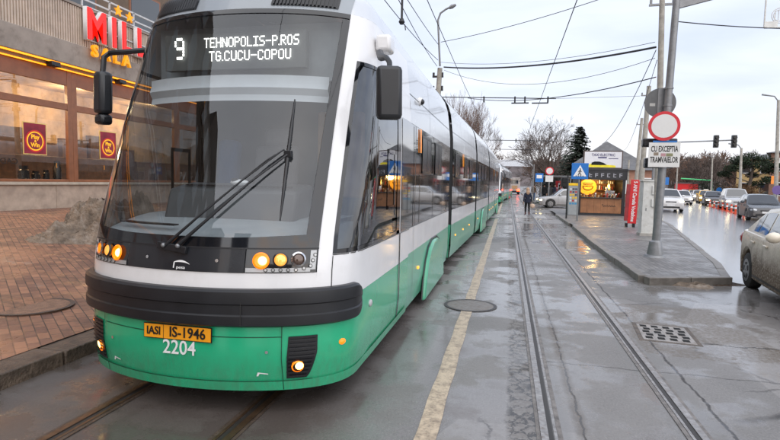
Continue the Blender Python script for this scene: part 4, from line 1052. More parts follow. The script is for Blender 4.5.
# white cabinet
A = at_z(641, 228, .125); t = thing('control_cabinet', 'white street cabinet with two small boxes beside the steel pole', 'cabinet', (4.70, 19.2, .125))
CABW = mat('cabinet_white', (.60, .60, .58), .5, var=.08, dirt=((.32, .28, .22), .6))
b = MB(); b.box((0, 0, .95), (.52, .40, 1.78)); b.build('body', CABW, t, bevel=.012)
b = MB(); b.box((0, 0, .04), (.58, .46, .10)); b.build('base', CONC, t)
b = MB(); b.box((0, 0, 1.86), (.58, .46, .05)); b.build('lid', CABW, t, bevel=.01)
b = MB(); b.box((.13, -.22, 1.55), (.22, .06, .30)); b.box((.13, -.22, 1.12), (.22, .06, .26)); b.build('meter_box', CABW, t, bevel=.01)
b = MB(); b.box((-.25, -.202, .95), (.008, .006, 1.7)); b.box((-.13, -.205, .9), (.02, .02, .1)); b.build('door_seam', SIGNB, t)
# red banner column with white lettering
A = at_z(630, 227, .125); t = thing('banner_column', 'tall red banner with white vertical lettering standing on black feet', 'banner', (A.x, A.y, .125), R(-8))
b = MB(); b.box((.08, 0, 1.04), (.33, .05, 1.80), rot=Euler((0, R(2), 0))); b.build('panel', REDP, t, bevel=.01)
b = MB(); b.box((-.14, .09, 1.0), (.16, .22, 1.5), rot=Euler((0, R(1.5), 0))); b.build('side_panel', mat('faded_red', (.30, .03, .035), .5, var=.3, scale=3), t, bevel=.01)
b = MB()
for x in (-.15, .12): b.box((x, .02, .08), (.1, .3, .16))
b.build('foot', BLACKP, t)
text('banner_lettering', '5 ANI Cartela Vodafone', .19, LETTER, t, Matrix.Rotation(R(2), 4, 'Y') @ frame((.055, -.03, 1.05), (0, 0, -1), (1, 0, 0)), sx=.88, bold=.004)
# kiosk with billboard
KY = 31.0
K0 = Vector((3.98, KY, .125)); kio = thing('coffee_kiosk', 'black coffee kiosk with a wooden counter front and glowing round lamp inside', 'kiosk', K0, R(3))
KBL = mat('kiosk_black', (.016, .017, .022), .35, var=.1)
W_, H_ = 2.30, 2.52
b = MB(); b.box2((-.10, 0, 0), (.04, 1.9, H_)); b.box2((W_ - .06, 0, 0), (W_ + .10, 1.9, H_)); b.box2((.04, 1.8, 0), (W_ - .06, 1.9, H_)); b.box2((.04, .0, 0), (W_ - .06, .1, .12)); b.build('wall', KBL, kio)
b = MB(); b.box2((-.16, -.12, H_ - .02), (W_ + .16, 2.0, H_ + .10)); b.box2((-.14, -.10, H_ - .52), (W_ + .14, .02, H_ - .02)); b.build('roof', KBL, kio, bevel=.01)
b = MB()
for k in range(6): b.box2((.05 + k * .362, .0, .13), (.05 + k * .362 + .357, .05, .95))
b.build('counter_front', WOOD, kio, bevel=.003)
b = MB(); b.box2((.04, -.12, .96), (W_ - .06, .5, 1.02)); b.build('counter_top', KBL, kio, bevel=.008)
b = MB(); b.box2((.05, 1.70, .12), (W_ - .07, 1.79, 2.0)); b.build('back_wall', mat('kiosk_brown', (.20, .09, .04), .6, var=.3), kio)
b = MB(); b.disc((.72, 1.62, 1.58), .50, 'y', 32, ry=.46); lamp_ = b.build('round_lamp', mat('kiosk_lamp', (.9, .4, .03), .4, emit=.5, ecol=(1, .34, .01), var=.4, scale=3), kio, fix=False)
b = MB()
for a0, a1, r in ((180, 360, .28),): b.tube([(.72 + r * math.cos(R(a0 + (a1 - a0) * k / 16)), 1.60, 1.62 + r * .8 * math.sin(R(a0 + (a1 - a0) * k / 16))) for k in range(17)], .026, 5)
for dz, w in ((.0, .30), (.09, .26), (.18, .30)): b.tube([(.72 - w, 1.60, 1.62 + dz), (.72 + w, 1.60, 1.62 + dz)], .022, 5)
b.build('cup_symbol', mat('cup_brown', (.10, .04, .01), .5), lamp_)
b = MB(); b.ball((1.72, .9, 1.62), (.07, .07, .16), 10); b.build('pendant_lamp', mat('flame_lamp', (1, .7, .2), .4, emit=5, ecol=(1, .6, .1)), kio)
random.seed(3)
b = MB()
GD = [LETTER, mat('goods_red', (.4, .06, .04), .5), SIGNB, mat('goods_tan', (.5, .3, .15), .5)]
for k in range(14):
    b = MB(); h_ = random.uniform(.08, .26); b.cyl((.10 + k * .155, .15 + random.uniform(0, .3), 1.02), (.10 + k * .155, .15 + random.uniform(0, .02), 1.02 + h_), .05, 10, r2=.04); b.build('counter_jar', GD[random.randrange(4)], kio)
for k in range(16):
    b = MB(); h_ = random.uniform(.12, .24); b.cyl((1.25 + (k % 8) * .12, 1.6, 1.45 + (k // 8) * .34), (1.25 + (k % 8) * .12, 1.6, 1.45 + (k // 8) * .34 + h_), .04, 8); b.build('shelf_bottle', GD[random.randrange(4)], kio)
for z in (1.42, 1.76): b = MB(); b.box((1.68, 1.62, z), (.98, .14, .03)); b.build('shelf', WOOD, kio)
b = MB(); b.box((1.75, .85, 1.22), (.55, .4, .40)); b.ball((1.6, .8, 1.5), (.10, .1, .1), 10); b.build('coffee_machine', CHROME, kio, bevel=.03)
pl = bpy.data.lights.new('kiosk_lamp', 'POINT'); pl.energy = 45; pl.color = (1, .62, .22); pl.shadow_soft_size = .25; po = bpy.data.objects.new('kiosk_lamp', pl); COL.objects.link(po); po.location = K0 + Vector((.9, .8, 2.0))
b = MB()
for k in range(7):                        # worn silver letter stubs on the header, too worn to spell
    x = .12 + k * .32; z = H_ - .27
    b.box((x, -.11, z), (.05, .03, .22)); b.box((x + .07, -.11, z + (.09, -.09, .0, .09, -.09, .05, 0)[k]), (.12, .03, .04)); b.box((x + .07, -.11, z + (-.09, .02, .09, 0, .09, -.09, .09)[k]), (.12, .03, .04))
b.build('header_letters', mat('letter_silver', (.32, .32, .36), .4), kio)
for k in range(2): pass
b = MB(); b.tube([(1.2 + .72 * k / 40, -.006, .54 + .05 * math.sin(k * .9) * (1 if k < 8 else .6) + .04 * (k < 5)) for k in range(41)], .012, 5); b.build('counter_script', BLACKL, kio)
BB = thing('billboard', 'white advertising board with a yellow car standing on the kiosk roof', 'billboard', K0 + Vector((.08, -.10, H_ + .11)), R(3))
b = MB(); b.box2((.0, 0, 0), (2.08, .12, .98)); b.build('frame', mat('board_brown', (.07, .045, .04), .5), BB, bevel=.01)
b = MB(); b.box2((.06, -.012, .05), (2.02, .0, .92)); b.build('panel', mat('board_white', (.72, .72, .76), .4, var=.03), BB)
b = MB(); b.prism([(.15, .06), (1.72, .06), (1.70, .17), (1.45, .19), (1.30, .20), (.95, .27), (.45, .27), (.28, .2), (.15, .19)], 'y', -.020, -.012, 0); b.prism([(.42, .185), (1.25, .185), (1.1, .30), (.85, .38), (.60, .38), (.45, .32)], 'y', -.024, -.014, 1)
b.build('printed_car', [mat('board_yellow', (.85, .72, .02), .4), SIDEGL], BB)
NAVY = mat('board_navy', (.03, .025, .13), .5)
text('board_lettering', 'TAXI ELECTRIC', .20, NAVY, BB, frame((1.05, -.016, .74), (1, 0, 0), (0, 0, 1)), sx=.9, bold=.004)
b = MB(); b.box((1.0, -.016, .60), (.46, .006, .07)); b.box((1.58, -.016, .55), (.5, .006, .035)); b.build('small_print', NAVY, BB)
# pedestrian crossing sign
A = at_z(577, 221, .125); ps = thing('crossing_sign', 'blue square pedestrian crossing sign on a thin post before the kiosk', 'road sign', A)
b = MB(); b.cyl((0, 0, 0), (0, 0, 2.75), .032, 12); b.build('post', STEEL, ps)
b = MB(); b.box((.02, -.05, 2.32), (.74, .02, .74)); b.build('plate', BLUEP, ps, bevel=.01)
b = MB(); b.prism([(-.27, 2.08), (.31, 2.08), (.02, 2.60)], 'y', -.066, -.061); b.build('triangle', LETTER, ps)
b = MB(); b.ball((.03, -.07, 2.42), (.03, .008, .03), 8)
for p0, p1 in (((.03, 2.39), (.01, 2.26)), ((.01, 2.26), (-.06, 2.13)), ((.01, 2.26), (.08, 2.12)), ((.02, 2.36), (-.05, 2.28)), ((.02, 2.36), (.09, 2.29))): b.tube([(p0[0], -.07, p0[1]), (p1[0], -.07, p1[1])], .017, 5)
for k in range(4): b.box((-.14 + k * .1, -.068, 2.10), (.05, .004, .03))
b.build('walking_figure', BLACKL, ps)
tl = thing('pedestrian_light', 'small black pedestrian signal hanging left of the crossing sign', 'traffic light', (2.72, 27.2, 1.92))
b = MB(); b.box((0, 0, 0), (.30, .24, .44)); b.box((0, -.14, .2), (.3, .1, .03)); b.build('housing', BLACKP, tl, bevel=.02)
b = MB()
for z in (.1, -.1): b.cyl((0, -.13, z), (0, -.2, z), .085, 14)
b.build('visor', BLACKL, tl)
b = MB(); b.cyl((.18, .05, -1.8), (.18, .05, .35), .04, 10); b.build('post', BLACKP, tl)
# ticket machine
A = at_z(572, 215, .125); tm = thing('ticket_machine', 'grey ticket machine with a yellow top and coloured stickers left of the kiosk', 'ticket machine', (A.x, A.y, .125))
b = MB(); b.box((0, 0, .82), (.50, .34, 1.64)); b.build('body', mat('machine_grey', (.30, .32, .33), .4, var=.1), tm, bevel=.02)
b = MB(); b.box((0, 0, 1.71), (.52, .36, .14)); b.build('top', mat('machine_yellow', (.85, .52, .01), .4), tm, bevel=.015)
STK = [mat('stk_' + c, v, .5) for c, v in (('red', (.4, .05, .05)), ('yellow', (.7, .45, .03)), ('dark', (.06, .06, .1)), ('blue', (.05, .25, .45)), ('white', (.6, .6, .6)))]
b = MB(); random.seed(5)
for j in range(6):
    for i in range(3): b.box((-.14 + .14 * i, -.174, 1.45 - j * .16), (.11, .006, .10), mi=[2, 0, 1, 1, 4, 3][j] if i != j % 3 else random.randrange(5))
b.build('sticker', STK, tm)

# ------------------------------------------------------------------ left lamp pole, overhead lines
A, B = at_y(437, 112, 24), at_y(440, 68, 24)
lp = thing('street_lamp', 'tall lamp pole with a curved arm rising above the tram roof', 'street lamp', (A.x - .1, 24, 0))
b = MB(); b.tube([(0, 0, 0), (.1, 0, 5), (B.x - A.x + .1, 0, B.z)], [.16, .13, .11], 12); b.build('shaft', POLEC, lp)
b = MB(); C1, C2, C3 = at_y(440, 66, 24), at_y(440, 14, 24), at_y(455, 5, 24); o_ = Vector((A.x - .1, 24, 0)); m1 = at_y(438, 20, 24); m2 = at_y(446, 9, 24)
b.tube([C1 - o_, m1 - o_, C2 - o_ + Vector((.02, 0, .04)), m2 - o_, C3 - o_], .045, 8); b.build('arm', STEEL, lp)
b = MB(); b.tube([at_y(449, 8, 24) - o_, at_y(452, 6.4, 24) - o_, at_y(456, 4.6, 24) - o_], [.06, .10, .05], 8); b.build('lamp_head', STEEL, lp)
b = MB()
for z in (5.3, 6.0, 6.6): b.box((.1, 0, z), (.5, .08, .08)); b.cyl((.3, 0, z), (.3, 0, z + .18), .05, 8); b.cyl((-.1, 0, z), (-.1, 0, z + .18), .05, 8)
b.build('bracket', RUBBER, lp)
WIRE = mat('cable_black', (.03, .03, .035), .6)
wi = [0]
def wire(name, label, P, Q, sag, r, cat='cable', n_=18):
    P, Q = Vector(P), Vector(Q); b = MB()
    b.tube([P.lerp(Q, k / n_) + Vector((0, 0, -4 * sag * (k / n_) * (1 - k / n_))) for k in range(n_ + 1)], r, 6)
    o = b.build(name, WIRE); return tag(o, label, cat, 'overhead cables')
Lp = Vector((B.x, 24, B.z)); Rp = at_y(656, 47, 17)
wire('cable', 'thick black cable bundle sagging across the street between the two poles', at_y(444, 67, 24), Rp, .25, .032)
wire('cable', 'thin wire rising from the left lamp pole to the upper middle of the sky', at_y(441, 42, 24), at_y(606, -3, 20), .12, .012)
wire('cable', 'reddish thin cable running level below the thick black bundle', at_y(468, 98, 26), at_y(656, 77, 17), .35, .016)
wire('cable', 'faint thin wire just above the thick black bundle', at_y(440, 62, 24), at_y(655, 42, 17), .3, .008)
wire('cable', 'faint slack wire between the black bundle and the reddish cable', at_y(444, 70, 24), at_y(655, 58, 17), .7, .008)
wire('cable', 'slack wire dropping from the right poles towards the kiosk billboard', at_y(656, 50, 17), at_y(602, 144, 36), .5, .012)
wire('cable', 'second slack wire dropping beside the pole towards the kiosk', at_y(657, 60, 17), at_y(624, 150, 50), .6, .009)
wire('cable', 'black cable from the steel pole to the white ornament', at_y(674, 21, 13.4), at_y(790, 28.5, 14), .03, .012)
wire('cable', 'thin wire from the top of the lamp pole over the tram roof', at_y(438, 44, 24), at_y(404, -6, 15), .05, .012)
wire('cable', 'second wire from the lamp pole above the front of the tram', at_y(438, 60, 24), at_y(380, -6, 14), .1, .012)
wire('cable', 'third wire from the lamp pole closest to the tram roof', at_y(437, 66, 24), at_y(384, -30, 12), .15, .012)
# contact wires
def contact(x, z, label):
    b = MB(); ys = [1.5, 12, 24, 36, 50, 70, 100]
    b.tube([(x + (0 if y < 20 else (y - 20) * .004), y, z - .0 * y + (.05 if i % 2 else 0)) for i, y in enumerate(ys)], .011, 6); return tag(b.build('contact_wire', WIRE), label, 'contact wire', 'tram contact wires')
CW = at_y(541, 97, 24); contact(CW.x, CW.z, 'single contact wire running up the sky over the right track')
contact(-2.1, 6.2, 'contact wire hidden above the roof of the near tram')
sw_ = thing('span_wire', 'span wire carrying the insulated contact wire clamps above both tracks', 'span wire', (0, 24, 5.6))
P0, P1 = at_y(440, 97, 24), at_y(556, 98.5, 24); q0 = Vector((0, 24, 5.6))
b = MB(); b.tube([P0 - q0, P1 - q0], .022, 6); b.tube([P1 - q0, at_y(640, 96, 24) - q0], .007, 5); b.build('wire', WIRE, sw_)
b = MB()
for px in (484, 515, 525, 548): A = at_y(px, 97.8, 24) - q0; b.cyl(A + Vector((0, 0, .06)), A - Vector((0, 0, .20)), .035, 8)
A = at_y(520, 103, 24) - q0; b.box(A, (.75, .05, .05)); A = at_y(540, 103, 24) - q0; b.box(A, (.7, .05, .05)); b.build('clamp', RUBBER, sw_)
for q, (Y, ya, yb2) in enumerate(((50, 140, 141), (68, 149, 150))):
    t = thing('span_wire', ('second span wire across the street above the distant person', 'third and farthest span wire across the street')[q], 'span wire', (0, Y, 5.4)); q0 = Vector((0, Y, 5.4)); b = MB()
    b.tube([at_y(485, ya, Y) - q0, at_y(556, yb2, Y) - q0], .03, 5); b.build('wire', WIRE, t)
    for px in (500, 516, 530): b = MB(); A = at_y(px, ya + .6, Y) - q0; b.box(A, (.1, .1, .35)); b.build('clamp', RUBBER, t)
ins = thing('hanging_insulator', 'black rod insulator hanging in the sky beside the tram roof', 'insulator', at_y(402, 10, 9.0))
b = MB(); b.cyl((0, 0, -.18), (0, 0, .9), .02, 8); b.tube([(0, 0, -.14), (0, 0, -.20), (.0, 0, -.24)], [.03, .055, .03], 10); b.tube([(0, 0, -.2), (.06, 0, -.26), (.07, 0, -.34)], .01, 5); b.build('rod', RUBBER, ins)
# overhead sign gantries far down the street
g2 = thing('street_gantry', 'pale banner gantry spanning the street far behind the tram', 'gantry', (0, 120, 0))
A, B = at_y(497, 166, 120), at_y(533, 160, 120)
b = MB(); b.box2((A.x, -.1, A.z), (B.x, .1, B.z)); b.build('banner', mat('banner_pale', (.6, .63, .68), .6), g2)
b = MB(); b.cyl((A.x, .2, 0), (A.x, .2, B.z), .12, 8); b.cyl((B.x, .2, 0), (B.x, .2, B.z), .12, 8); b.build('post', STEEL, g2)
# signal arm over the carriageway
ga = thing('signal_mast', 'long horizontal signal arm with two black lights over the carriageway', 'traffic light', (0, 45, 0)); b = MB()
A, B, C = at_y(655, 143, 45), at_y(734, 140, 45), at_y(655, 200, 45)
b.tube([(A.x, 0, 0), (A.x, 0, A.z + .2)], .1, 8); b.tube([(A.x, 0, A.z), (B.x, 0, B.z)], .05, 8); b.build('arm', STEEL, ga)
for px in (715.5, 733.5):
    A = at_y(px, 141.5, 45); b = MB(); b.box((A.x, -.1, A.z), (.32, .3, .95)); h_ = b.build('signal_head', BLACKP, ga, bevel=.03)
    b = MB()
    for k in (-1, 0, 1): b.cyl((A.x, -.25, A.z + k * .28), (A.x, -.4, A.z + k * .28), .12, 10)
    b.build('visor', BLACKL, h_)
# green portal
gp = thing('green_portal', 'thin bright green portal frame far over the carriageway', 'gantry', (0, 110, 0)); b = MB()
A, B, C = at_y(681, 178.5, 110), at_y(712, 180.5, 110), at_y(712, 196, 110)
b.tube([A - Vector((0, 110, 0)), B - Vector((0, 110, 0)), Vector((C.x, 0, 0))], .13, 8); b.build('frame', mat('portal_green', (.06, .45, .16), .4), gp)

# ------------------------------------------------------------------ cars
CARGL = mat('car_glass', (.012, .014, .016), .04, var=.1, spec=.9, coat=1.)
HEADGL = mat('headlamp_glass', (.5, .52, .54), .1, .3, coat=1.)
TAILGL = mat('tail_lamp_red', (.30, .01, .012), .15, coat=1.)
ALLOY = mat('wheel_alloy', (.28, .28, .29), .35, .7, var=.2, dirt=((.12, .09, .06), .7), scale=12)
PLATEW = mat('plate_white', (.7, .7, .7), .4)
def paint(name, col, mud=.0, rough=.2):
    if name in MATS: return MATS[name]
    m, n = newmat(name)
    tc = n('ShaderNodeTexCoord').outputs['Object']; z = n('ShaderNodeSeparateXYZ', None, Vector=tc).outputs[2]
    ns = n.noise(3.5, 7, tc, .65); fine = n.noise(30, 5, tc, .7)
    splash = n.ramp(n.math('ADD', n.math('MULTIPLY', z, -1.), n.math('MULTIPLY', n.math('SUBTRACT', ns, .5), .55)), -1.02, -.42)
    f = n.math('MULTIPLY', splash, mud, clamp=True)
    f = n.math('MULTIPLY', f, n.ramp(fine, .15, .5))
    c = n.mix(f, col, (.115, .078, .050))
    b = n('ShaderNodeBsdfPrincipled', None, Base_Color=c, Roughness=n.mixf(f, rough, .75), Coat_Weight=n.mixf(f, .6, 0.), Coat_Roughness=.05)
    n('ShaderNodeOutputMaterial', None, Surface=b); MATS[name] = m; return m
PROF = dict(
    sedan=dict(L=4.30, W=1.74, H=1.50, belt=.98, hood=.92, nose=.76, trunk=1.06, tail=1.0, wb=2.63, fo=.83, ws=(.92, .18), bl=(-.98, -1.62), gs=-1.62),
    hatch=dict(L=4.10, W=1.74, H=1.48, belt=.96, hood=.92, nose=.74, trunk=.96, tail=.92, wb=2.55, fo=.82, ws=(.95, .25), bl=(-1.45, -1.98), gs=-1.98),
    suv=dict(L=4.50, W=1.84, H=1.66, belt=1.08, hood=1.06, nose=.90, trunk=1.08, tail=1.04, wb=2.66, fo=.92, ws=(1.0, .28), bl=(-1.65, -2.16), gs=-2.16),
    van=dict(L=4.40, W=1.83, H=1.80, belt=1.10, hood=1.08, nose=.86, trunk=1.1, tail=1.06, wb=2.69, fo=.90, ws=(1.25, .45), bl=(-1.95, -2.14), gs=-2.14))
def car(name, label, loc, rz, pm, kind='sedan', cat='car', group=None, lit=False, tail=False, taxi=False, detail=False):
    p = PROF[kind]; L, W, H = p['L'], p['W'], p['H']; hw0 = W / 2; yF, yR = L / 2, -L / 2
    ax = [yF - p['fo'], yF - p['fo'] - p['wb']]; wr = .315
    t = thing(name, label, cat, loc, rz, group)
    itp = lambda y, xs, zs: float(np.interp(y, xs, zs))
    def deck(y): return itp(y, [yR, yR + .10, p['bl'][1], p['ws'][0] - .05, yF - .55, yF - .12, yF], [p['tail'] - .28, p['tail'], p['trunk'], p['hood'] + .0, p['hood'] - .06, p['nose'], p['nose'] - .22])
    def belt(y): return min(itp(y, [yR, 0, yF], [p['belt'] + .05, p['belt'], p['belt'] - .06]), deck(y) - .005 + (.0 if y > p['ws'][0] or y < p['gs'] else .2))
    def hw(y): 
        q = abs(2 * y / L); return hw0 * (1 - .03 * q ** 2 - .20 * max(0, (q - .80) / .20) ** 2.2)
    def zb(y):
        z = .20 + .10 * max(0, (abs(2 * y / L) - .9) / .1)
        for a in ax:
            d = abs(y - a); Ra = wr + .07
            if d < Ra: z = max(z, wr + math.sqrt(Ra * Ra - d * d))
        return z
    ys = sorted(set([round(v, 3) for v in list(np.linspace(yR, yF, 37))] + [round(a + s * q, 3) for a in ax for s in (-1, 1) for q in (0, .1, .2, .27, .32, .36, .384, .386)]))
    V = []; NPT = 12
    for y in ys:
        w = hw(y); bz = belt(y); dz = max(deck(y), .3); z0 = zb(y)
        half = [(0, .20), (w * .66, .20), (w * .68, z0 + .02), (w * .955, z0), (w * .985, z0 + .03), (w, max(z0 + .05, .50)), (w * 1.0, max(z0 + .06, .70)), (w * .985, max(z0 + .07, bz - .10)), (w * .955, max(z0 + .08, bz - .015)), (w * .90, max(z0 + .085, min(bz + .005, dz))), (w * .6, max(dz, z0 + .085)), (0, max(dz, z0 + .085) + .02)]
        V += [(x, y, z) for x, z in half] + [(-x, y, z) for x, z in half]
    b = MB(); Fc = []
    for i in range(len(ys) - 1):
        for s in (0, 1):
            for j in range(NPT - 1):
                a = i * 2 * NPT + s * NPT + j; c_ = a + 2 * NPT; Fc.append((a, a + 1, c_ + 1, c_))
    n0 = 2 * NPT
    for e in (0, len(ys) - 1): Fc.append(tuple(e * n0 + j for j in range(NPT)) + tuple(e * n0 + NPT + j for j in range(NPT - 1, -1, -1)))
    b.add(V, Fc)
    # greenhouse
    wsb, wst = p['ws']; blt, blb = p['bl']
    def roofz(y): return itp(y, [blb, blt, blt + .5, wst - .5, wst, wsb], [p['trunk'], H - .05, H - .01, H, H - .035, p['hood']])
    def ghw(y, z): 
        f = max(0, min(1, (z - p['belt']) / (H - p['belt']))); return hw(y) * (.945 - .20 * f - .03 * f * f)
    gy = list(np.linspace(blb, blt, 7)) + list(np.linspace(blt, wst, 12))[1:] + list(np.linspace(wst, wsb, 8))[1:]
    V = []; NG = 8
    for y in gy:
        rz_ = roofz(y); b0 = belt(y) - .03; 
        half = [(ghw(y, b0 + (rz_ - b0) * f) if rz_ > b0 else hw(y) * .9, b0 + (rz_ - b0) * f) for f in (0, .35, .7, .90)]
        wt = half[-1][0]; half += [(wt - .03, b0 + (rz_ - b0) * .97), (wt - .10, rz_), (wt * .5, rz_ + .022), (0, rz_ + .03)]
        V += [(x, y, z) for x, z in half] + [(-x, y, z) for x, z in half]
    Fc = []
    for i in range(len(gy) - 1):
        for s in (0, 1):
            for j in range(NG - 1): a = i * 2 * NG + s * NG + j; c_ = a + 2 * NG; Fc.append((a, a + 1, c_ + 1, c_))
    b.add(V, Fc); b.build('body', pm, t, ang=32)
    # glass
    b = MB()
    def slope(y0, y1, off, k0, k1):
        def fn(a, q):
            y = y0 + (y1 - y0) * (k0 + (k1 - k0) * q); z = roofz(y); w = ghw(y, z) - .09; x = (2 * a - 1) * w
            return (x, y + off[0], z + .03 * (1 - (x / max(w, .1)) ** 2) * 1.0 + off[1])
        return fn
    b.grid(slope(wsb, wst, (.008, .010), .06, .93), 10, 8); b.build('windscreen', CARGL, t, fix=False)
    b = MB(); b.grid(slope(blb, blt, (-.008, .010), .12, .92), 10, 8); b.build('rear_window', CARGL, t, fix=False)
    piv = [(wst + .42 * (wsb - wst), -.02 + .0)]
    bp = (wst + blt) / 2 + .05; splits = [(bp + .04, wsb - .22), (blt + .10, bp - .04)] + ([(blb + .26, blt + .04)] if kind != 'sedan' else [(blb + .42, blt + .06)])
    for s in (1, -1):
        for (ya, yb_) in splits:
            b = MB()
            def fn(a, q):
                y = ya + (yb_ - ya) * a; zl = belt(y) + .035; zt = max(zl + .004, min(roofz(y) - .085, H - .11)); z = zl + (zt - zl) * q
                f0 = belt(y) - .03; return (s * (ghw(y, z) + .006), y, z)
            b.grid(fn, 12, 4); w_ = b.build('side_window', CARGL, t, fix=False)
            if detail:
                pass
    # wheels
    for a in ax:
        for s in (1, -1):
            b = MB(); x1 = s * (hw0 - .02); b.tube([(x1 - s * .20, a, wr), (x1 - s * .19, a, wr), (x1 - s * .02, a, wr), (x1, a, wr)], [wr - .03, wr, wr, wr - .03], 28); wo = b.build('wheel', TYRE, t)
            b = MB(); b.grid(lambda q, r: (x1 + s * (.004 + .012 * r), a + math.cos(q * 6.2832) * (.205 - .19 * r), wr + math.sin(q * 6.2832) * (.205 - .19 * r)), 20, 3)
            b.build('rim', ALLOY, wo)
            b = MB()
            for k in range(5): c_, s_ = math.cos(k * 1.2566 + .4), math.sin(k * 1.2566 + .4); b.box((x1 + s * .008, a + c_ * .12, wr + s_ * .12), (.02, .045, .09), rot=Euler((k * 1.2566 + .4 - math.pi / 2 + math.pi / 2, 0, 0)), mi=0)
            b.build('wheel_hole', BLACKL, wo)
    # lights, grille, plates, mirrors, seams
    zl = p['nose'] - .13
    for s in (1, -1):
        b = MB(); b.ball((s * hw0 * .70, yF - .17, zl), (.20, .17, .095), 14); h_ = b.build('headlight', HEADLIT if lit else HEADGL, t)
        b = MB(); b.ball((s * hw0 * .80, yR + .16, p['tail'] - .16), (.14, .16, .15), 14); b.build('tail_light', REDLIT if tail else TAILGL, t)
        b = MB(); b.ball((s * (hw0 + .08), wsb - .42, p['belt'] + .08), (.11, .07, .085), 12); mm = b.build('wing_mirror', pm, t)
        b = MB()
        for y in (wsb - .30, bp, blt - .02 if kind == 'sedan' else blt + .25):
            b.grid(lambda a_, q: (s * (hw(y) * (1.0 if .25 < q < .7 else .99) + .004), y + (.009 * (a_ - .5)) + (.0 if y != blt - .02 else -.16 * max(0, .5 - q)), .30 + (belt(y) - .05 - .30) * q), 1, 6)
        b.grid(lambda a_, q: (s * (hw0 * .995 + .006), ax[1] + .45 + (ax[0] - .45 - ax[1] - .45) * a_, .27 + .03 * q), 12, 1)
        b.build('door_seam', BLACKL, t, fix=False)
        b = MB()
        for y in (bp + .16, blt + .02): b.box((s * (hw(y) + .012), y, p['belt'] - .12), (.03, .19, .035))
        b.build('door_handle', pm, t, bevel=.008)
    b = MB(); b.box((0, yF - .055, zl - .05), (hw0 * .75, .10, .12)); b.box((0, yF - .06, .36), (hw0 * 1.25, .14, .12)); b.build('grille', BLACKP, t, bevel=.015)
    b = MB(); b.box((0, yF + .012, .50), (.50, .02, .11)); b.box((0, yR - .005, .62), (.50, .03, .11)); b.build('number_plate', PLATEW, t)
    if taxi:
        b = MB(); b.prism([(-.28, H + .03), (.28, H + .03), (.22, H + .15), (-.22, H + .15)], 'y', -.08, .08); b.build('roof_sign', LETTER, t)
    return t
MUDW = paint('muddy_white_paint', (.78, .70, .58), 1.15)
SILV = paint('silver_car_paint', (.45, .46, .48), .5); DGREY = paint('dark_grey_car_paint', (.06, .07, .085), .4); WHT = paint('white_car_paint', (.68, .68, .69), .4)
YCAR = paint('yellow_taxi_paint', (.75, .42, .02), .3); BLK = paint('black_car_paint', (.02, .02, .025), .4); REDC = paint('dark_red_car_paint', (.22, .03, .03), .4)
def gz(px, py, z=0.): return at_z(px, py, z)
rw = at_z(747, 287)                                       # contact point of the near car's rear wheel
RZN = R(180 - 9)
off = Matrix.Rotation(RZN, 4, 'Z') @ Vector((PROF['sedan']['W'] / 2 - .05, PROF['sedan']['L'] / 2 - PROF['sedan']['fo'] - PROF['sedan']['wb'], 0))
car('parked_car', 'mud splashed white sedan at the right edge of the street', (rw.x - off.x, rw.y - off.y, 0), RZN, MUDW, 'sedan', detail=True)
def carpx(name, label, px, py, rz, pm, kind, **k):        # nearest bottom corner of the front given in the photo
    A = gz(px, py); return car(name, label, (A.x, A.y + PROF[kind]['L'] / 2, 0), rz, pm, kind, **k)
c_ = gz(768, 222); car('moving_car', 'dark grey car following the muddy white sedan', (c_.x + .5, c_.y + 2.3, 0), R(180 - 12), DGREY, 'hatch')
HD = R(180 - 16)
A = gz(672, 212); car('moving_car', 'white off-road car driving on the carriageway behind the white cabinet', (A.x + .1, A.y + 1.8, 0), R(180 - 8), WHT, 'suv', lit=True)
q_ = [(744, 211, 'silver minivan with lit headlights, nearest in the row of queued cars', SILV, 'van', {}), (720.5, 206.5, 'dark car queued between the silver minivan and the yellow taxi', BLK, 'hatch', {}), (711.5, 203.5, 'yellow taxi with bright headlights in the queue', YCAR, 'sedan', dict(taxi=True, cat='taxi')),
      (703.5, 201.2, 'white car queued right behind the yellow taxi', WHT, 'sedan', {}), (698, 199.6, 'yellow car queued farther back with its headlights lit', YCAR, 'hatch', {}), (693, 198.3, 'dark red car far back in the queue', REDC, 'hatch', {}), (689, 197.4, 'small far white car near the end of the queue', WHT, 'hatch', {}), (686, 196.6, 'last grey car at the far end of the queue', SILV, 'sedan', {}), ]
for px, py, lab, pm, kd, kw in q_:
    A = gz(px, py); car('queued_car', lab, (A.x, A.y + 2, 0), R(180 - 13), pm, kd, lit=True, group='cars queued on the carriageway', **kw)
A = gz(677, 204.5); car('moving_car', 'white car driving behind the white off-road car', (A.x + 1, A.y + 2, 0), R(180 - 10), WHT, 'hatch', lit=True)
A = gz(548, 208.0); car('turning_car', 'light grey car emerging from the side street by the shelter with a lit headlamp', (A.x + 1.3, A.y + 1.2, 0), R(97), SILV, 'hatch', lit=True)
# little red and white delineators along the queue
DEL = [mat('delineator_red', (.65, .08, .03), .5), LETTER]
for k in range(9):
    A = gz(712 + k * 4.4, 206.6 + k * 1.2); t = thing('delineator_post', 'small red and white flexible post beside the queued cars', 'delineator', (A.x - .2, A.y, 0), 0, 'delineator posts between the lanes')
    b = MB(); b.cyl((0, 0, 0), (0, 0, .08), .16, 10); b.cyl((0, 0, .08), (0, 0, .62), .07, 8); b.build('post', DEL[0], t)
    b = MB(); b.cyl((0, 0, .35), (0, 0, .47), .075, 8); b.build('band', DEL[1], t)
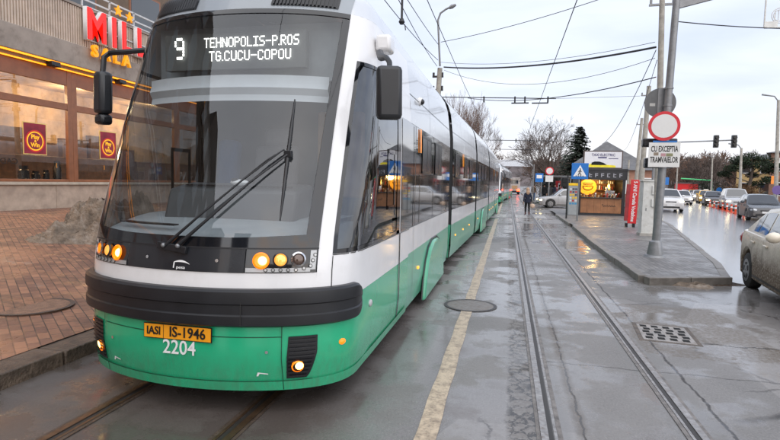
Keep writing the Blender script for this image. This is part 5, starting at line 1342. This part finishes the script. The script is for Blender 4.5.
# lorry or bus ahead on the right track
bus = thing('red_lorry', 'pale box lorry with red tail lights driving away far down the tracks', 'lorry', (.95, 93, 0)); b = MB(); b.box((0, 2.5, 1.75), (2.2, 6, 2.3)); b.build('box', mat('lorry_pale', (.42, .38, .36), .5, var=.2), bus, bevel=.06)
b = MB(); b.box((0, 2.5, .5), (2.1, 6.2, .35)); b.box((0, 6.6, 1.2), (2.1, 1.8, 1.7)); b.build('chassis', BLACKP, bus, bevel=.05)
b = MB(); b.box((0, -.52, 2.2), (1.5, .06, .7)); b.build('rear_window', SIDEGL, bus)
b = MB(); b.box((0, -.53, 1.25), (1.3, .06, .6)); b.build('rear_panel', mat('lorry_rust', (.40, .24, .12), .6, var=.3), bus)
for s in (1, -1):
    b = MB(); b.box((s * .8, -.57, .72), (.5, .06, .36)); b.build('tail_light', REDLIT, bus)
    for y in (.8, 6.4):
        b = MB(); b.cyl((s * .75, y, .45), (s * 1.05, y, .45), .45, 18); b.build('wheel', TYRE, bus)
ob = thing('orange_car', 'tiny red car with tail lights beside the far end of the second tram', 'car', (-1.6, 100, 0))
bus.name = 'box_lorry'; bpy.data.objects.remove(ob)
A = gz(503, 192.5); car('distant_car', 'tiny red car with bright tail lights left of the far box lorry', (A.x, 95, 0), 0, REDC, 'hatch', tail=True)

# ------------------------------------------------------------------ people
SKIN = mat('skin', (.42, .25, .18), .55, var=.08); BOOT = mat('boot_brown', (.10, .03, .025), .5)
def cloth(name, col): return mat(name, col, .9, var=.2, scale=14, bump=.4)
def person(label, loc, rz, h, coat, trous, hair, shoe=BOOT, walk=.0, long=False, arm=0., group=None, hood=False):
    """one skinned figure: joints with radii, grown into a single surface, clothing by region"""
    t = thing('person', label, 'person', loc, rz, group)
    s = h / 1.70
    J = {}
    def j(nm, x, y, z, r, r2=None): J[nm] = (Vector((x, y, z)) * s, (r * s, (r2 or r) * s))
    j('pel', 0, 0, .93, .155, .11); j('bel', 0, .01, 1.08, .145, .11); j('che', 0, .0, 1.30, .165, .115); j('nec', 0, .01, 1.44, .055); j('hd0', 0, .03, 1.53, .072, .08); j('hd1', 0, .03, 1.63, .075, .088)
    for sd, q in (('l', 1), ('r', -1)):
        w = walk * q
        j('sh' + sd, -q * .17, 0, 1.37, .065); j('el' + sd, -q * .235, -w * .5 - .02, 1.10, .052); j('wr' + sd, -q * .25, -w * .8 + .06, .87, .036); j('ha' + sd, -q * .25, -w * .9 + .09, .79, .040, .022)
        j('hi' + sd, -q * .085, 0, .86, .10); j('kn' + sd, -q * .095, w * .55 + .03, .48, .066); j('an' + sd, -q * .095, w * 1.0 - .03, .09, .046); j('to' + sd, -q * .105, w * 1.0 + .13, .035, .04, .032)
        for k, (dx, ln) in enumerate(((-.026, .070), (-.009, .082), (.009, .080), (.026, .064))):
            j(f'f{k}{sd}', -q * .25 + dx * .35, -w * .9 + .10 + dx, .79 - .045, .010); j(f'g{k}{sd}', -q * .245 + dx * .35, -w * .9 + .115 + dx * 1.1, .79 - .045 - ln, .008)
        j('th' + sd, -q * .225, -w * .9 + .125, .775, .011); j('tg' + sd, -q * .215, -w * .9 + .145, .735, .009)
    E = [('pel', 'bel'), ('bel', 'che'), ('che', 'nec'), ('nec', 'hd0'), ('hd0', 'hd1')]
    for sd in 'lr':
        E += [('che', 'sh' + sd), ('sh' + sd, 'el' + sd), ('el' + sd, 'wr' + sd), ('wr' + sd, 'ha' + sd), ('pel', 'hi' + sd), ('hi' + sd, 'kn' + sd), ('kn' + sd, 'an' + sd), ('an' + sd, 'to' + sd), ('ha' + sd, 'th' + sd), ('th' + sd, 'tg' + sd)]
        for k in range(4): E += [('ha' + sd, f'f{k}{sd}'), (f'f{k}{sd}', f'g{k}{sd}')]
    nm = list(J); ix = {a: i for i, a in enumerate(nm)}
    me = bpy.data.meshes.new('body'); me.from_pydata([J[a][0] for a in nm], [(ix[a], ix[c]) for a, c in E], [])
    o = bpy.data.objects.new('body', me); COL.objects.link(o)
    o.modifiers.new('skin', 'SKIN'); sb = o.modifiers.new('sub', 'SUBSURF'); sb.levels = 1; sb.render_levels = 1
    if not me.skin_vertices: me.attributes.new('skin', 'FLOAT', 'POINT') if False else None
    sv = me.skin_vertices[0].data
    for i, a in enumerate(nm): sv[i].radius = J[a][1]; sv[i].use_root = (a == 'pel')
    dg = bpy.context.evaluated_depsgraph_get(); dg.update()
    m2 = bpy.data.meshes.new_from_object(o.evaluated_get(dg)); o.modifiers.clear(); o.data = m2; bpy.data.meshes.remove(me); m2.name = 'body'
    m2.materials.clear()
    for m_ in (coat, trous, SKIN, shoe): m2.materials.append(m_)
    for f in m2.polygons:
        c = f.center / s; f.use_smooth = True
        hand = abs(c.x) > .19 and c.z < .87
        f.material_index = 2 if (c.z > 1.46 or hand) else 0 if (c.z > .90 or (abs(c.x) > .17 and c.z > .8)) else 3 if c.z < (.22 if shoe is BOOT else .10) else 1
    o.parent = t
    b = MB(); zb_ = (.62 if long else .82) * s
    def sk(a, q):
        an = a * 2 * math.pi; z = 1.06 * s + (zb_ - 1.06 * s) * q; r = (.165 + .05 * q * (1.2 if long else .6)) * s
        return (r * 1.08 * math.cos(an), r * .82 * math.sin(an), z)
    b.grid(sk, 20, 4); b.build('coat_hem', coat, t)
    b = MB()
    b.ball((0, -.005 * s + .02 * s, 1.615 * s), (.095 * s, .105 * s, .125 * s) if not hood else (.115 * s, .125 * s, .15 * s), 14)
    if hood: b.ball((0, -.05 * s, 1.46 * s), (.12 * s, .09 * s, .16 * s), 12)
    hr = b.build('hair', hair, t)
    # trim the hair back from the face
    bm = bmesh.new(); bm.from_mesh(hr.data); bmesh.ops.delete(bm, geom=[v for v in bm.verts if v.co.y > .055 * s and v.co.z < 1.66 * s], context='VERTS'); bm.to_mesh(hr.data); bm.free()
    b = MB()
    for q in (-1, 1): b.ball((q * .032 * s, .108 * s, 1.60 * s), .012 * s, 8)
    b.build('eye', BLACKL, t)
    b = MB(); b.ball((0, .118 * s, 1.565 * s), (.014 * s, .02 * s, .022 * s), 8); b.ball((0, .107 * s, 1.525 * s), (.024 * s, .008 * s, .007 * s), 8, 1); b.build('nose_and_mouth', [SKIN, mat('lip', (.3, .1, .09), .5)], t)
    return t
NAVYC, BLKC, GREYC, BROWNC, BLUEC = cloth('navy_coat', (.012, .016, .035)), cloth('black_cloth', (.012, .012, .014)), cloth('grey_cloth', (.10, .10, .11)), cloth('brown_cloth', (.12, .08, .055)), cloth('jeans', (.05, .09, .17))
HAIRB, HAIRD = cloth('blond_hair', (.42, .27, .18)), cloth('dark_hair', (.02, .014, .01))
A = gz(527, 215.5); wx = (A.x, A.y, .004)
person('person in a navy coat and brown boots crossing the tracks with a beige bag', wx, R(8), 1.55, NAVYC, BLKC, HAIRB, walk=.12, hood=True)
hb = thing('handbag', 'round beige handbag held low by the person crossing the tracks', 'bag', (A.x + .27, A.y + .02, .44))
b = MB(); b.ball((0, 0, .12), (.155, .09, .13), 16); b.build('pouch', mat('beige_leather', (.55, .40, .30), .5), hb)
b = MB(); b.tube([(-.10 + .2 * k / 8, 0, .22 + .11 * math.sin(math.pi * k / 8)) for k in range(9)], .012, 6); b.build('handle', mat('dark_leather', (.06, .04, .03), .5), hb)
A = gz(638.5, 207, .125); person('person in a dark blue jacket walking away behind the red banner', (A.x, A.y, .125), R(0), 1.75, NAVYC, GREYC, HAIRD, walk=.08, shoe=BLKC)
A = gz(635.0, 205, .125); person('person in black partly hidden by the red banner', (A.x, A.y, .125), R(10), 1.72, BLKC, BLKC, HAIRD, walk=.06, shoe=BLKC)
sh0 = at_z(540.5, 203, .125)
for k, (dx, dy, lab, ct, tr) in enumerate(((.35, 1.0, 'person in black standing at the left of the bus shelter', BLKC, BLKC), (.85, 1.5, 'person in a grey coat waiting under the shelter roof', GREYC, BLUEC), (1.25, .9, 'person in dark coat and blue jeans at the front of the shelter', NAVYC, BLUEC), (1.75, 1.6, 'person in a brown coat at the right side of the shelter', BROWNC, BLKC), (-.35, 6, 'person in a pale brown coat walking on the far pavement left of the shelter', BROWNC, BLUEC), (4.6, -1.2, 'person in black standing behind the light grey car', BLKC, BLKC))):
    person(lab, (sh0.x + dx, sh0.y + dy, .125), R(160 + 40 * k), 1.68 + .03 * (k % 3), ct, tr, HAIRD, shoe=BLKC, walk=.05 if k == 4 else 0., long=k in (1, 3))
# bus shelter and the signs beside it
bs = thing('bus_shelter', 'glazed bus shelter with a grey roof beyond the side street', 'shelter', (sh0.x, sh0.y, .125)); b = MB()
b.box2((-.1, -.2, 2.35), (2.6, 2.2, 2.5)); b.build('roof', SIGNB, bs, bevel=.03)
b = MB()
for x in (0, 2.5):
    for y in (0, 2.0): b.box((x, y, 1.17), (.08, .08, 2.35))
b.build('post', STEEL, bs)
b = MB(); b.box2((.04, 1.98, .2), (2.46, 2.0, 2.2)); b.box2((-.01, .1, .2), (.01, 1.9, 2.2)); b.build('glass_panel', glass('shelter_glass', (.75, .78, .8), .12), bs)
A = at_z(537.5, 205, .125)
t = thing('stop_sign_post', 'small square blue stop sign on a post left of the shelter', 'road sign', (A.x - .4, A.y, .125)); b = MB(); b.cyl((0, 0, 0), (0, 0, 3.3), .04, 8); b.build('post', STEEL, t)
q = at_y(542, 180.5, A.y); b = MB(); b.box((.45, -.05, 2.0 + q.z - 1.9), (.62, .03, .70)); b.build('plate', BLUEP, t); b = MB(); b.box((.45, -.07, 2.08 + q.z - 1.9), (.42, .01, .26)); b.build('bus_symbol', LETTER, t)
A = at_y(549.5, 171, 44); t = thing('round_sign_post', 'small distant red ringed sign with white plate above the bus shelter', 'road sign', (A.x, 44, 0)); b = MB(); b.cyl((0, 0, 0), (0, 0, A.z), .05, 8); b.build('post', STEEL, t)
b = MB(); b.cyl((0, -.06, A.z), (0, -.09, A.z), .33, 24); b.build('plate', REDS2, t); b = MB(); b.disc((0, -.094, A.z), .25, 'y', 24); b.build('face', SIGNW, t, fix=False)
b = MB(); b.box((0, -.07, A.z - .62), (.6, .02, .5)); b.build('text_plate', SIGNW, t)
A = at_z(560, 203, .125); t = thing('red_pillar', 'red advertising pillar between the shelter and the grey car', 'pillar', (A.x, A.y + 2, .125)); b = MB(); b.box((0, 0, 1.2), (.62, .3, 1.7)); b.build('panel', REDP, t, bevel=.02); b = MB(); b.box((0, 0, .2), (.3, .2, .4)); b.build('foot', BLACKP, t); b = MB(); b.box((.0, -.16, 1.3), (.12, .01, 1.1)); b.build('stripe', LETTER, t)

# ------------------------------------------------------------------ trees
BARK = mat('bark_grey_brown', (.075, .058, .047), .95, var=.3, scale=8, bump=.5); TWIG = mat('twig_brown', (.105, .080, .068), .95, var=.2)
TWIGR = mat('twig_reddish', (.14, .085, .062), .95, var=.25)
def bare_tree(h, seed, spread=.62, depth=7, k0=4, up=.25, trunk=.28, twig=TWIG, droop=0., rmin=0., wide=1.):
    rnd = random.Random(seed); T, Cn = MB(), MB()
    def br(p, d, L, r, lev):
        pts = [p]; rs = [r]; q = p.copy(); dd = d.copy(); ns = 3
        for i in range(ns):
            dd = (dd + Vector((rnd.uniform(-1, 1), rnd.uniform(-1, 1), rnd.uniform(-.6, .9))) * .13 + Vector((0, 0, up * .15 - droop * (lev > 3) * .25))).normalized()
            q = q + dd * L / ns; pts.append(q.copy()); rs.append(max(rmin, r * (1 - .38 * (i + 1) / ns)))
        (T if lev < 2 else Cn).tube(pts, rs, 7 if lev < 2 else 4 if lev < 4 else 3, cap=False)
        if lev >= depth: return
        nb = k0 if lev == 0 else rnd.choice((2, 3, 3)) if lev < 4 else rnd.choice((2, 2, 3))
        for i in range(nb):
            t = 1.0 if i == 0 else rnd.uniform(.45, 1.0); seg = min(ns - 1, int(t * ns)); pp = pts[seg].lerp(pts[seg + 1], t * ns - seg)
            ang = rnd.uniform(.25, spread * 1.3) if i else rnd.uniform(.08, .35); az = rnd.uniform(0, 6.283) + i * 2.4
            a = dd.cross(Vector((0, 0, 1)) if abs(dd.z) < .95 else Vector((1, 0, 0))).normalized(); c = dd.cross(a)
            nd = (dd * math.cos(ang) + (a * math.cos(az) + c * math.sin(az)) * math.sin(ang)).normalized()
            br(pp, nd, L * rnd.uniform(.66, .86), rs[seg] * rnd.uniform(.52, .74), lev + 1)
    br(Vector((0, 0, 0)), Vector((0, 0, 1)), h * .26, trunk, 0)
    mx = max(v[2] for v in Cn.v)
    for b in (T, Cn): b.v = [(x * h / mx * wide, y * h / mx * wide, z * h / mx) for x, y, z in b.v]
    return T, Cn
def tree_thing(TC, name, label, loc, rz=0., group=None, twig=TWIG):
    t = thing(name, label, 'tree', loc, rz, group); TC[0].build('trunk', BARK, t, fix=False); TC[1].build('crown', twig, t, fix=False); return t
A = at_y(550, 190, 75); H0 = at_y(547, 117, 75).z
big = tree_thing(bare_tree(H0, 4, .80, 8, 6, .16, .46, rmin=.012, wide=1.08), 'bare_tree', 'large bare spreading tree rising behind the bus shelter', (A.x, 75, 0))
A = at_y(577, 190, 66); hc = at_y(577, 124, 66).z
def conifer(h, r, seed, m, levels=34, dens=13):
    rnd = random.Random(seed); T, Cn = MB(), MB(); T.tube([(0, 0, 0), (0, 0, h * .5), (0, 0, h * .98)], [.03 * h * .7, .012 * h, .005], 8)
    for i in range(levels):
        f = i / levels; z = h * (.10 + .88 * f); L = r * (1 - f) ** .8 * rnd.uniform(.75, 1.1) + .12
        for k in range(dens):
            az = rnd.uniform(0, 6.283); l = L * rnd.uniform(.6, 1.15); c, s = math.cos(az), math.sin(az); n_ = max(3, int(l * 5))
            for q in range(n_):
                u = (q + .5) / n_ * l; zz = z - u * u * .10 / max(r, .5) - u * .12 + rnd.uniform(-.08, .08); w = .16 + .10 * rnd.random()
                p = Vector((c * u, s * u, zz)); sd = Vector((-s, c, 0)) * w + Vector((0, 0, rnd.uniform(-.12, .02))); fw = Vector((c, s, -.35)) * (l / n_ * 1.1)
                Cn.add([p - sd, p + sd, p + fw + sd * .4, p + fw - sd * .4], [(0, 1, 2, 3)])
    return T, Cn
NEED = mat('spruce_needles', (.022, .032, .020), .9, var=.45, scale=1.2); PINEN = mat('pine_needles', (.020, .036, .016), .9, var=.5, scale=1.5)
tree_thing(conifer(hc, 3.7, 3, NEED, 38, 16), 'spruce_tree', 'dark pointed spruce standing right of the big bare tree', (A.x, 66, 0), twig=NEED)
# reddish bare trees above the tram roof
for q, (px, py, Y, h_, lab, tw) in enumerate(((462, 84, 52, None, 'reddish bare tree showing just above the tram roof', TWIGR), (480, 104, 66, None, 'thin bare tree beside the reddish tree above the tram', TWIG), (448, 92, 60, None, 'bare twiggy tree behind the left lamp pole', TWIGR))):
    top = at_y(px, py, Y); tree_thing(bare_tree(top.z, 20 + q, .6, 7, 6, .35, .26, rmin=.011, wide=.62), 'bare_tree', lab, (top.x, Y, 0), twig=tw)
# pine on the right with layered clumps
A = at_y(748, 192, 70)
def pine(h, seed):
    rnd = random.Random(seed); T, Cn = MB(), MB()
    T.tube([(0, 0, 0), (.1, 0, h * .4), (.3, 0, h * .7), (.2, .1, h * .95)], [.24, .19, .13, .05], 9)
    cl = [(-1.3, .90, 1.1), (.2, .97, 1.3), (1.5, .92, 1.2), (.9, .80, 1.2), (-1.9, .74, 1.0), (2.2, .70, 1.0), (-.5, .82, 1.1), (1.8, .50, 1.0), (1.0, .40, 1.0), (.6, .60, .7), (-2.4, .62, .8), (2.6, .80, .8)]
    for cx, fz, r in cl:
        z = h * fz; T.tube([(.2 + .1 * cx, 0, z - .9), (cx * .6, 0, z - .4), (cx, rnd.uniform(-.4, .4), z)], [.07, .05, .02], 6)
        cy = rnd.uniform(-.9, .9)
        for k in range(520):
            v = Vector((rnd.gauss(0, 1), rnd.gauss(0, 1), rnd.gauss(0, 1))).normalized() * rnd.random() ** .4; p = Vector((cx + v.x * r, cy + v.y * r, z + v.z * r * .48))
            d1 = Vector((rnd.uniform(-1, 1), rnd.uniform(-1, 1), rnd.uniform(-.3, .8))).normalized() * .17; d2 = d1.cross(Vector((rnd.uniform(-1, 1), rnd.uniform(-1, 1), 1))).normalized() * .05
            Cn.add([p - d2, p + d2, p + d1 + d2, p + d1 - d2], [(0, 1, 2, 3)])
    return T, Cn
tree_thing(pine(at_y(752, 156, 70).z, 9), 'pine_tree', 'dark green pine with layered clumps before the yellow building', (A.x, 70, 0), twig=PINEN)
# bare trees on the slopes beyond, drawn from three prototypes
random.seed(21)
proto = [bare_tree(9.5, 50 + i, .7, 6, 6, .3, .26, rmin=.035, wide=1.2) for i in range(3)]
pt = [tree_thing(proto[i], 'bare_tree', ['bare grey tree in the far tree belt', 'bare forked tree in the far tree belt', 'bare round tree in the far tree belt'][i], (40 + i * 7, 150, 0), 0, 'bare trees in the far belt', (TWIG, TWIGR, TWIG)[i]) for i in range(3)]
spots = [(px, random.uniform(120, 240)) for px in list(range(655, 745, 4)) + list(range(540, 600, 6)) + [494, 536] + list(range(748, 790, 8))]
for px, Y in spots:
    A = at_y(px + random.uniform(-2, 2), 190, Y); i = random.randrange(3)
    dup(pt[i], (A.x, Y, -.5), random.uniform(0, 6), scale=random.uniform(.8, 1.35) * Y / 160)
for i in range(3): A = at_y(690 + 12 * i, 190, 150); pt[i].location = (A.x, 150, 0)
# clipped evergreens and shrubs
for q, (px, py, Y, r, lab) in enumerate(((742, 196, 66, 1.5, 'russet bush before the yellow building'), (560, 190, 62, 2.2, 'dark shrub mass under the big bare tree'), (574, 190, 60, 2.0, 'brown hedge behind the kiosk'), (706, 195, 105, 2.2, 'dark shrub beside the green portal'))):
    A = at_y(px, py, Y); rnd = random.Random(q); b = MB()
    for k in range(2600):
        v = Vector((rnd.gauss(0, 1), rnd.gauss(0, 1), rnd.gauss(0, 1))).normalized() * rnd.random() ** .45; p = Vector((v.x * r * 1.4, v.y * r, r * .75 + v.z * r * .8)); d1 = Vector((rnd.uniform(-1, 1), rnd.uniform(-1, 1), rnd.uniform(-.2, 1))).normalized() * .22; d2 = d1.cross(Vector((rnd.random(), rnd.random(), 1))).normalized() * .05
        b.add([p - d2, p + d2, p + d1], [(0, 1, 2)])
    tag(b.build('shrub', [mat('russet_twigs', (.17, .10, .05), .9, var=.4), NEED, mat('brown_twigs', (.09, .06, .045), .9, var=.4), NEED][q], fix=False, loc=(A.x, Y, 0)), lab, 'shrub')

# ------------------------------------------------------------------ buildings beyond
BRK = mat('brick_salmon', (.38, .20, .14), .8, var=.2, scale=1.5); ROOFG = mat('roof_grey', (.12, .12, .125), .7, var=.25, scale=1.5); OCH = mat('ochre_wall', (.52, .36, .16), .8, var=.15, scale=.8); CREAM = mat('cream_wall', (.50, .42, .32), .8, var=.15, scale=.8)
def house(name, label, loc, w, d, h, rh, wall, rz=0., rows=1, cols=3, hip=True):
    t = thing(name, label, 'building', loc, rz); b = MB(); b.box2((-w / 2, 0, 0), (w / 2, d, h)); b.build('wall', wall, t)
    b = MB(); e = .5; k = min(w, d) / 2 if hip else .01
    V = [(-w / 2 - e, -e, h), (w / 2 + e, -e, h), (w / 2 + e, d + e, h), (-w / 2 - e, d + e, h), (-w / 2 + k - .01, d / 2, h + rh), (w / 2 - k + .01, d / 2, h + rh)]
    b.add(V, [(0, 1, 5, 4), (1, 2, 5), (2, 3, 4, 5), (3, 0, 4), (3, 2, 1, 0)]); b.build('roof', ROOFG, t, smooth=False)
    for j in range(rows):
        for i in range(cols):
            x = -w / 2 + w * (i + .5) / cols; z = 1.0 + j * 3.0; f = MB(); f.box2((x - .65, -.06, z), (x + .65, .05, z + 1.7)); fo = f.build('window', LETTER, t); g_ = MB(); g_.box2((x - .55, -.075, z + .1), (x + .55, -.06, z + 1.6)); g_.build('pane', SIDEGL, fo)
    return t
A = at_y(601, 190, 62); top = at_y(601, 146, 62)
house('brick_house', 'salmon brick house with a grey pyramid roof behind the kiosk', (A.x + .7, 62, 0), 7.0, 7, top.z - 2.1, 2.9, BRK, R(-4), 1, 3)
A = at_y(628, 190, 60); house('brick_house', 'smaller brick wing with a low grey roof right of the kiosk', (A.x, 58, 0), 5.0, 6, at_y(628, 170, 58).z, 1.1, BRK, 0, 1, 2)
A = at_y(775, 192, 78); house('yellow_building', 'ochre two storey building with a grey roof behind the pine', (A.x + 4.5, 80, 0), 16, 12, at_y(775, 158, 80).z, 1.6, OCH, R(-32), 2, 7)
A = at_y(800, 192, 66); house('cream_building', 'brown and cream building corner at the far right edge', (A.x + 4.4, 72, 0), 9, 10, at_y(790, 152, 72).z, 1.2, mat('brown_brick_wall', (.25, .14, .10), .8, var=.2), R(-25), 2, 3)
# road signs on the far right side
def rsign(px, py, Y, r, m, lab, shape='round'):
    A = at_y(px, py, Y); t = thing('distant_sign', lab, 'road sign', (A.x, Y, 0)); b = MB(); b.cyl((0, 0, 0), (0, 0, A.z + .3), .04, 8); b.build('post', STEEL, t); b = MB()
    b.cyl((0, -.05, A.z), (0, -.08, A.z), r, 20) if shape == 'round' else b.box((0, -.06, A.z), (r * 1.6, .03, r * 2)); b.build('plate', m, t)
rsign(777, 190, 46, .36, mat('sign_violet', (.12, .07, .25), .4), 'blue and red round no stopping sign at the far right')
rsign(665.5, 181, 62, .4, BLUEP, 'small blue sign left of the signal arm mast', 'sq'); rsign(719, 190, 90, .4, BLUEP, 'small blue sign under the green portal')
rsign(774.5, 180, 58, .40, mat('sign_orange', (.8, .25, .03), .4), 'orange sign before the brown building corner', 'sq')
A = at_y(688, 196, 110); t = thing('red_kiosk', 'low red booth behind the middle of the car queue', 'booth', (A.x + .5, 112, 0)); b = MB(); b.box2((-1.8, 0, 0), (1.8, 2, 2.6)); b.build('wall', REDP, t); b = MB(); b.box2((-2, -.2, 2.6), (2, 2.2, 2.75)); b.build('roof', ROOFG, t)
for px, ty, by, Y, lab in ((740, 148, 196, 60, 'pale tall lamp pole left of the pine'), (777, 100, 190, 48, 'pale concrete pole at the right edge of the picture'), (711, 158, 196, 100, 'distant dark pole near the green portal'), (676, 168, 196, 100, 'distant pole behind the white cars')):
    A, B = at_y(px, by, Y), at_y(px + 1.5, ty, Y); t = thing('lamp_pole', lab, 'pole', (A.x, Y, 0)); b = MB(); b.tube([(0, 0, 0), (B.x - A.x, 0, B.z)], [.17, .10], 10); b.build('shaft', POLEC, t)
    b = MB(); b.tube([(B.x - A.x, 0, B.z - .1), (B.x - A.x - .3, 0, B.z + .3), (B.x - A.x - 1.2, 0, B.z + .45)], [.05, .05, .07], 8); b.build('lamp_arm', STEEL, t)
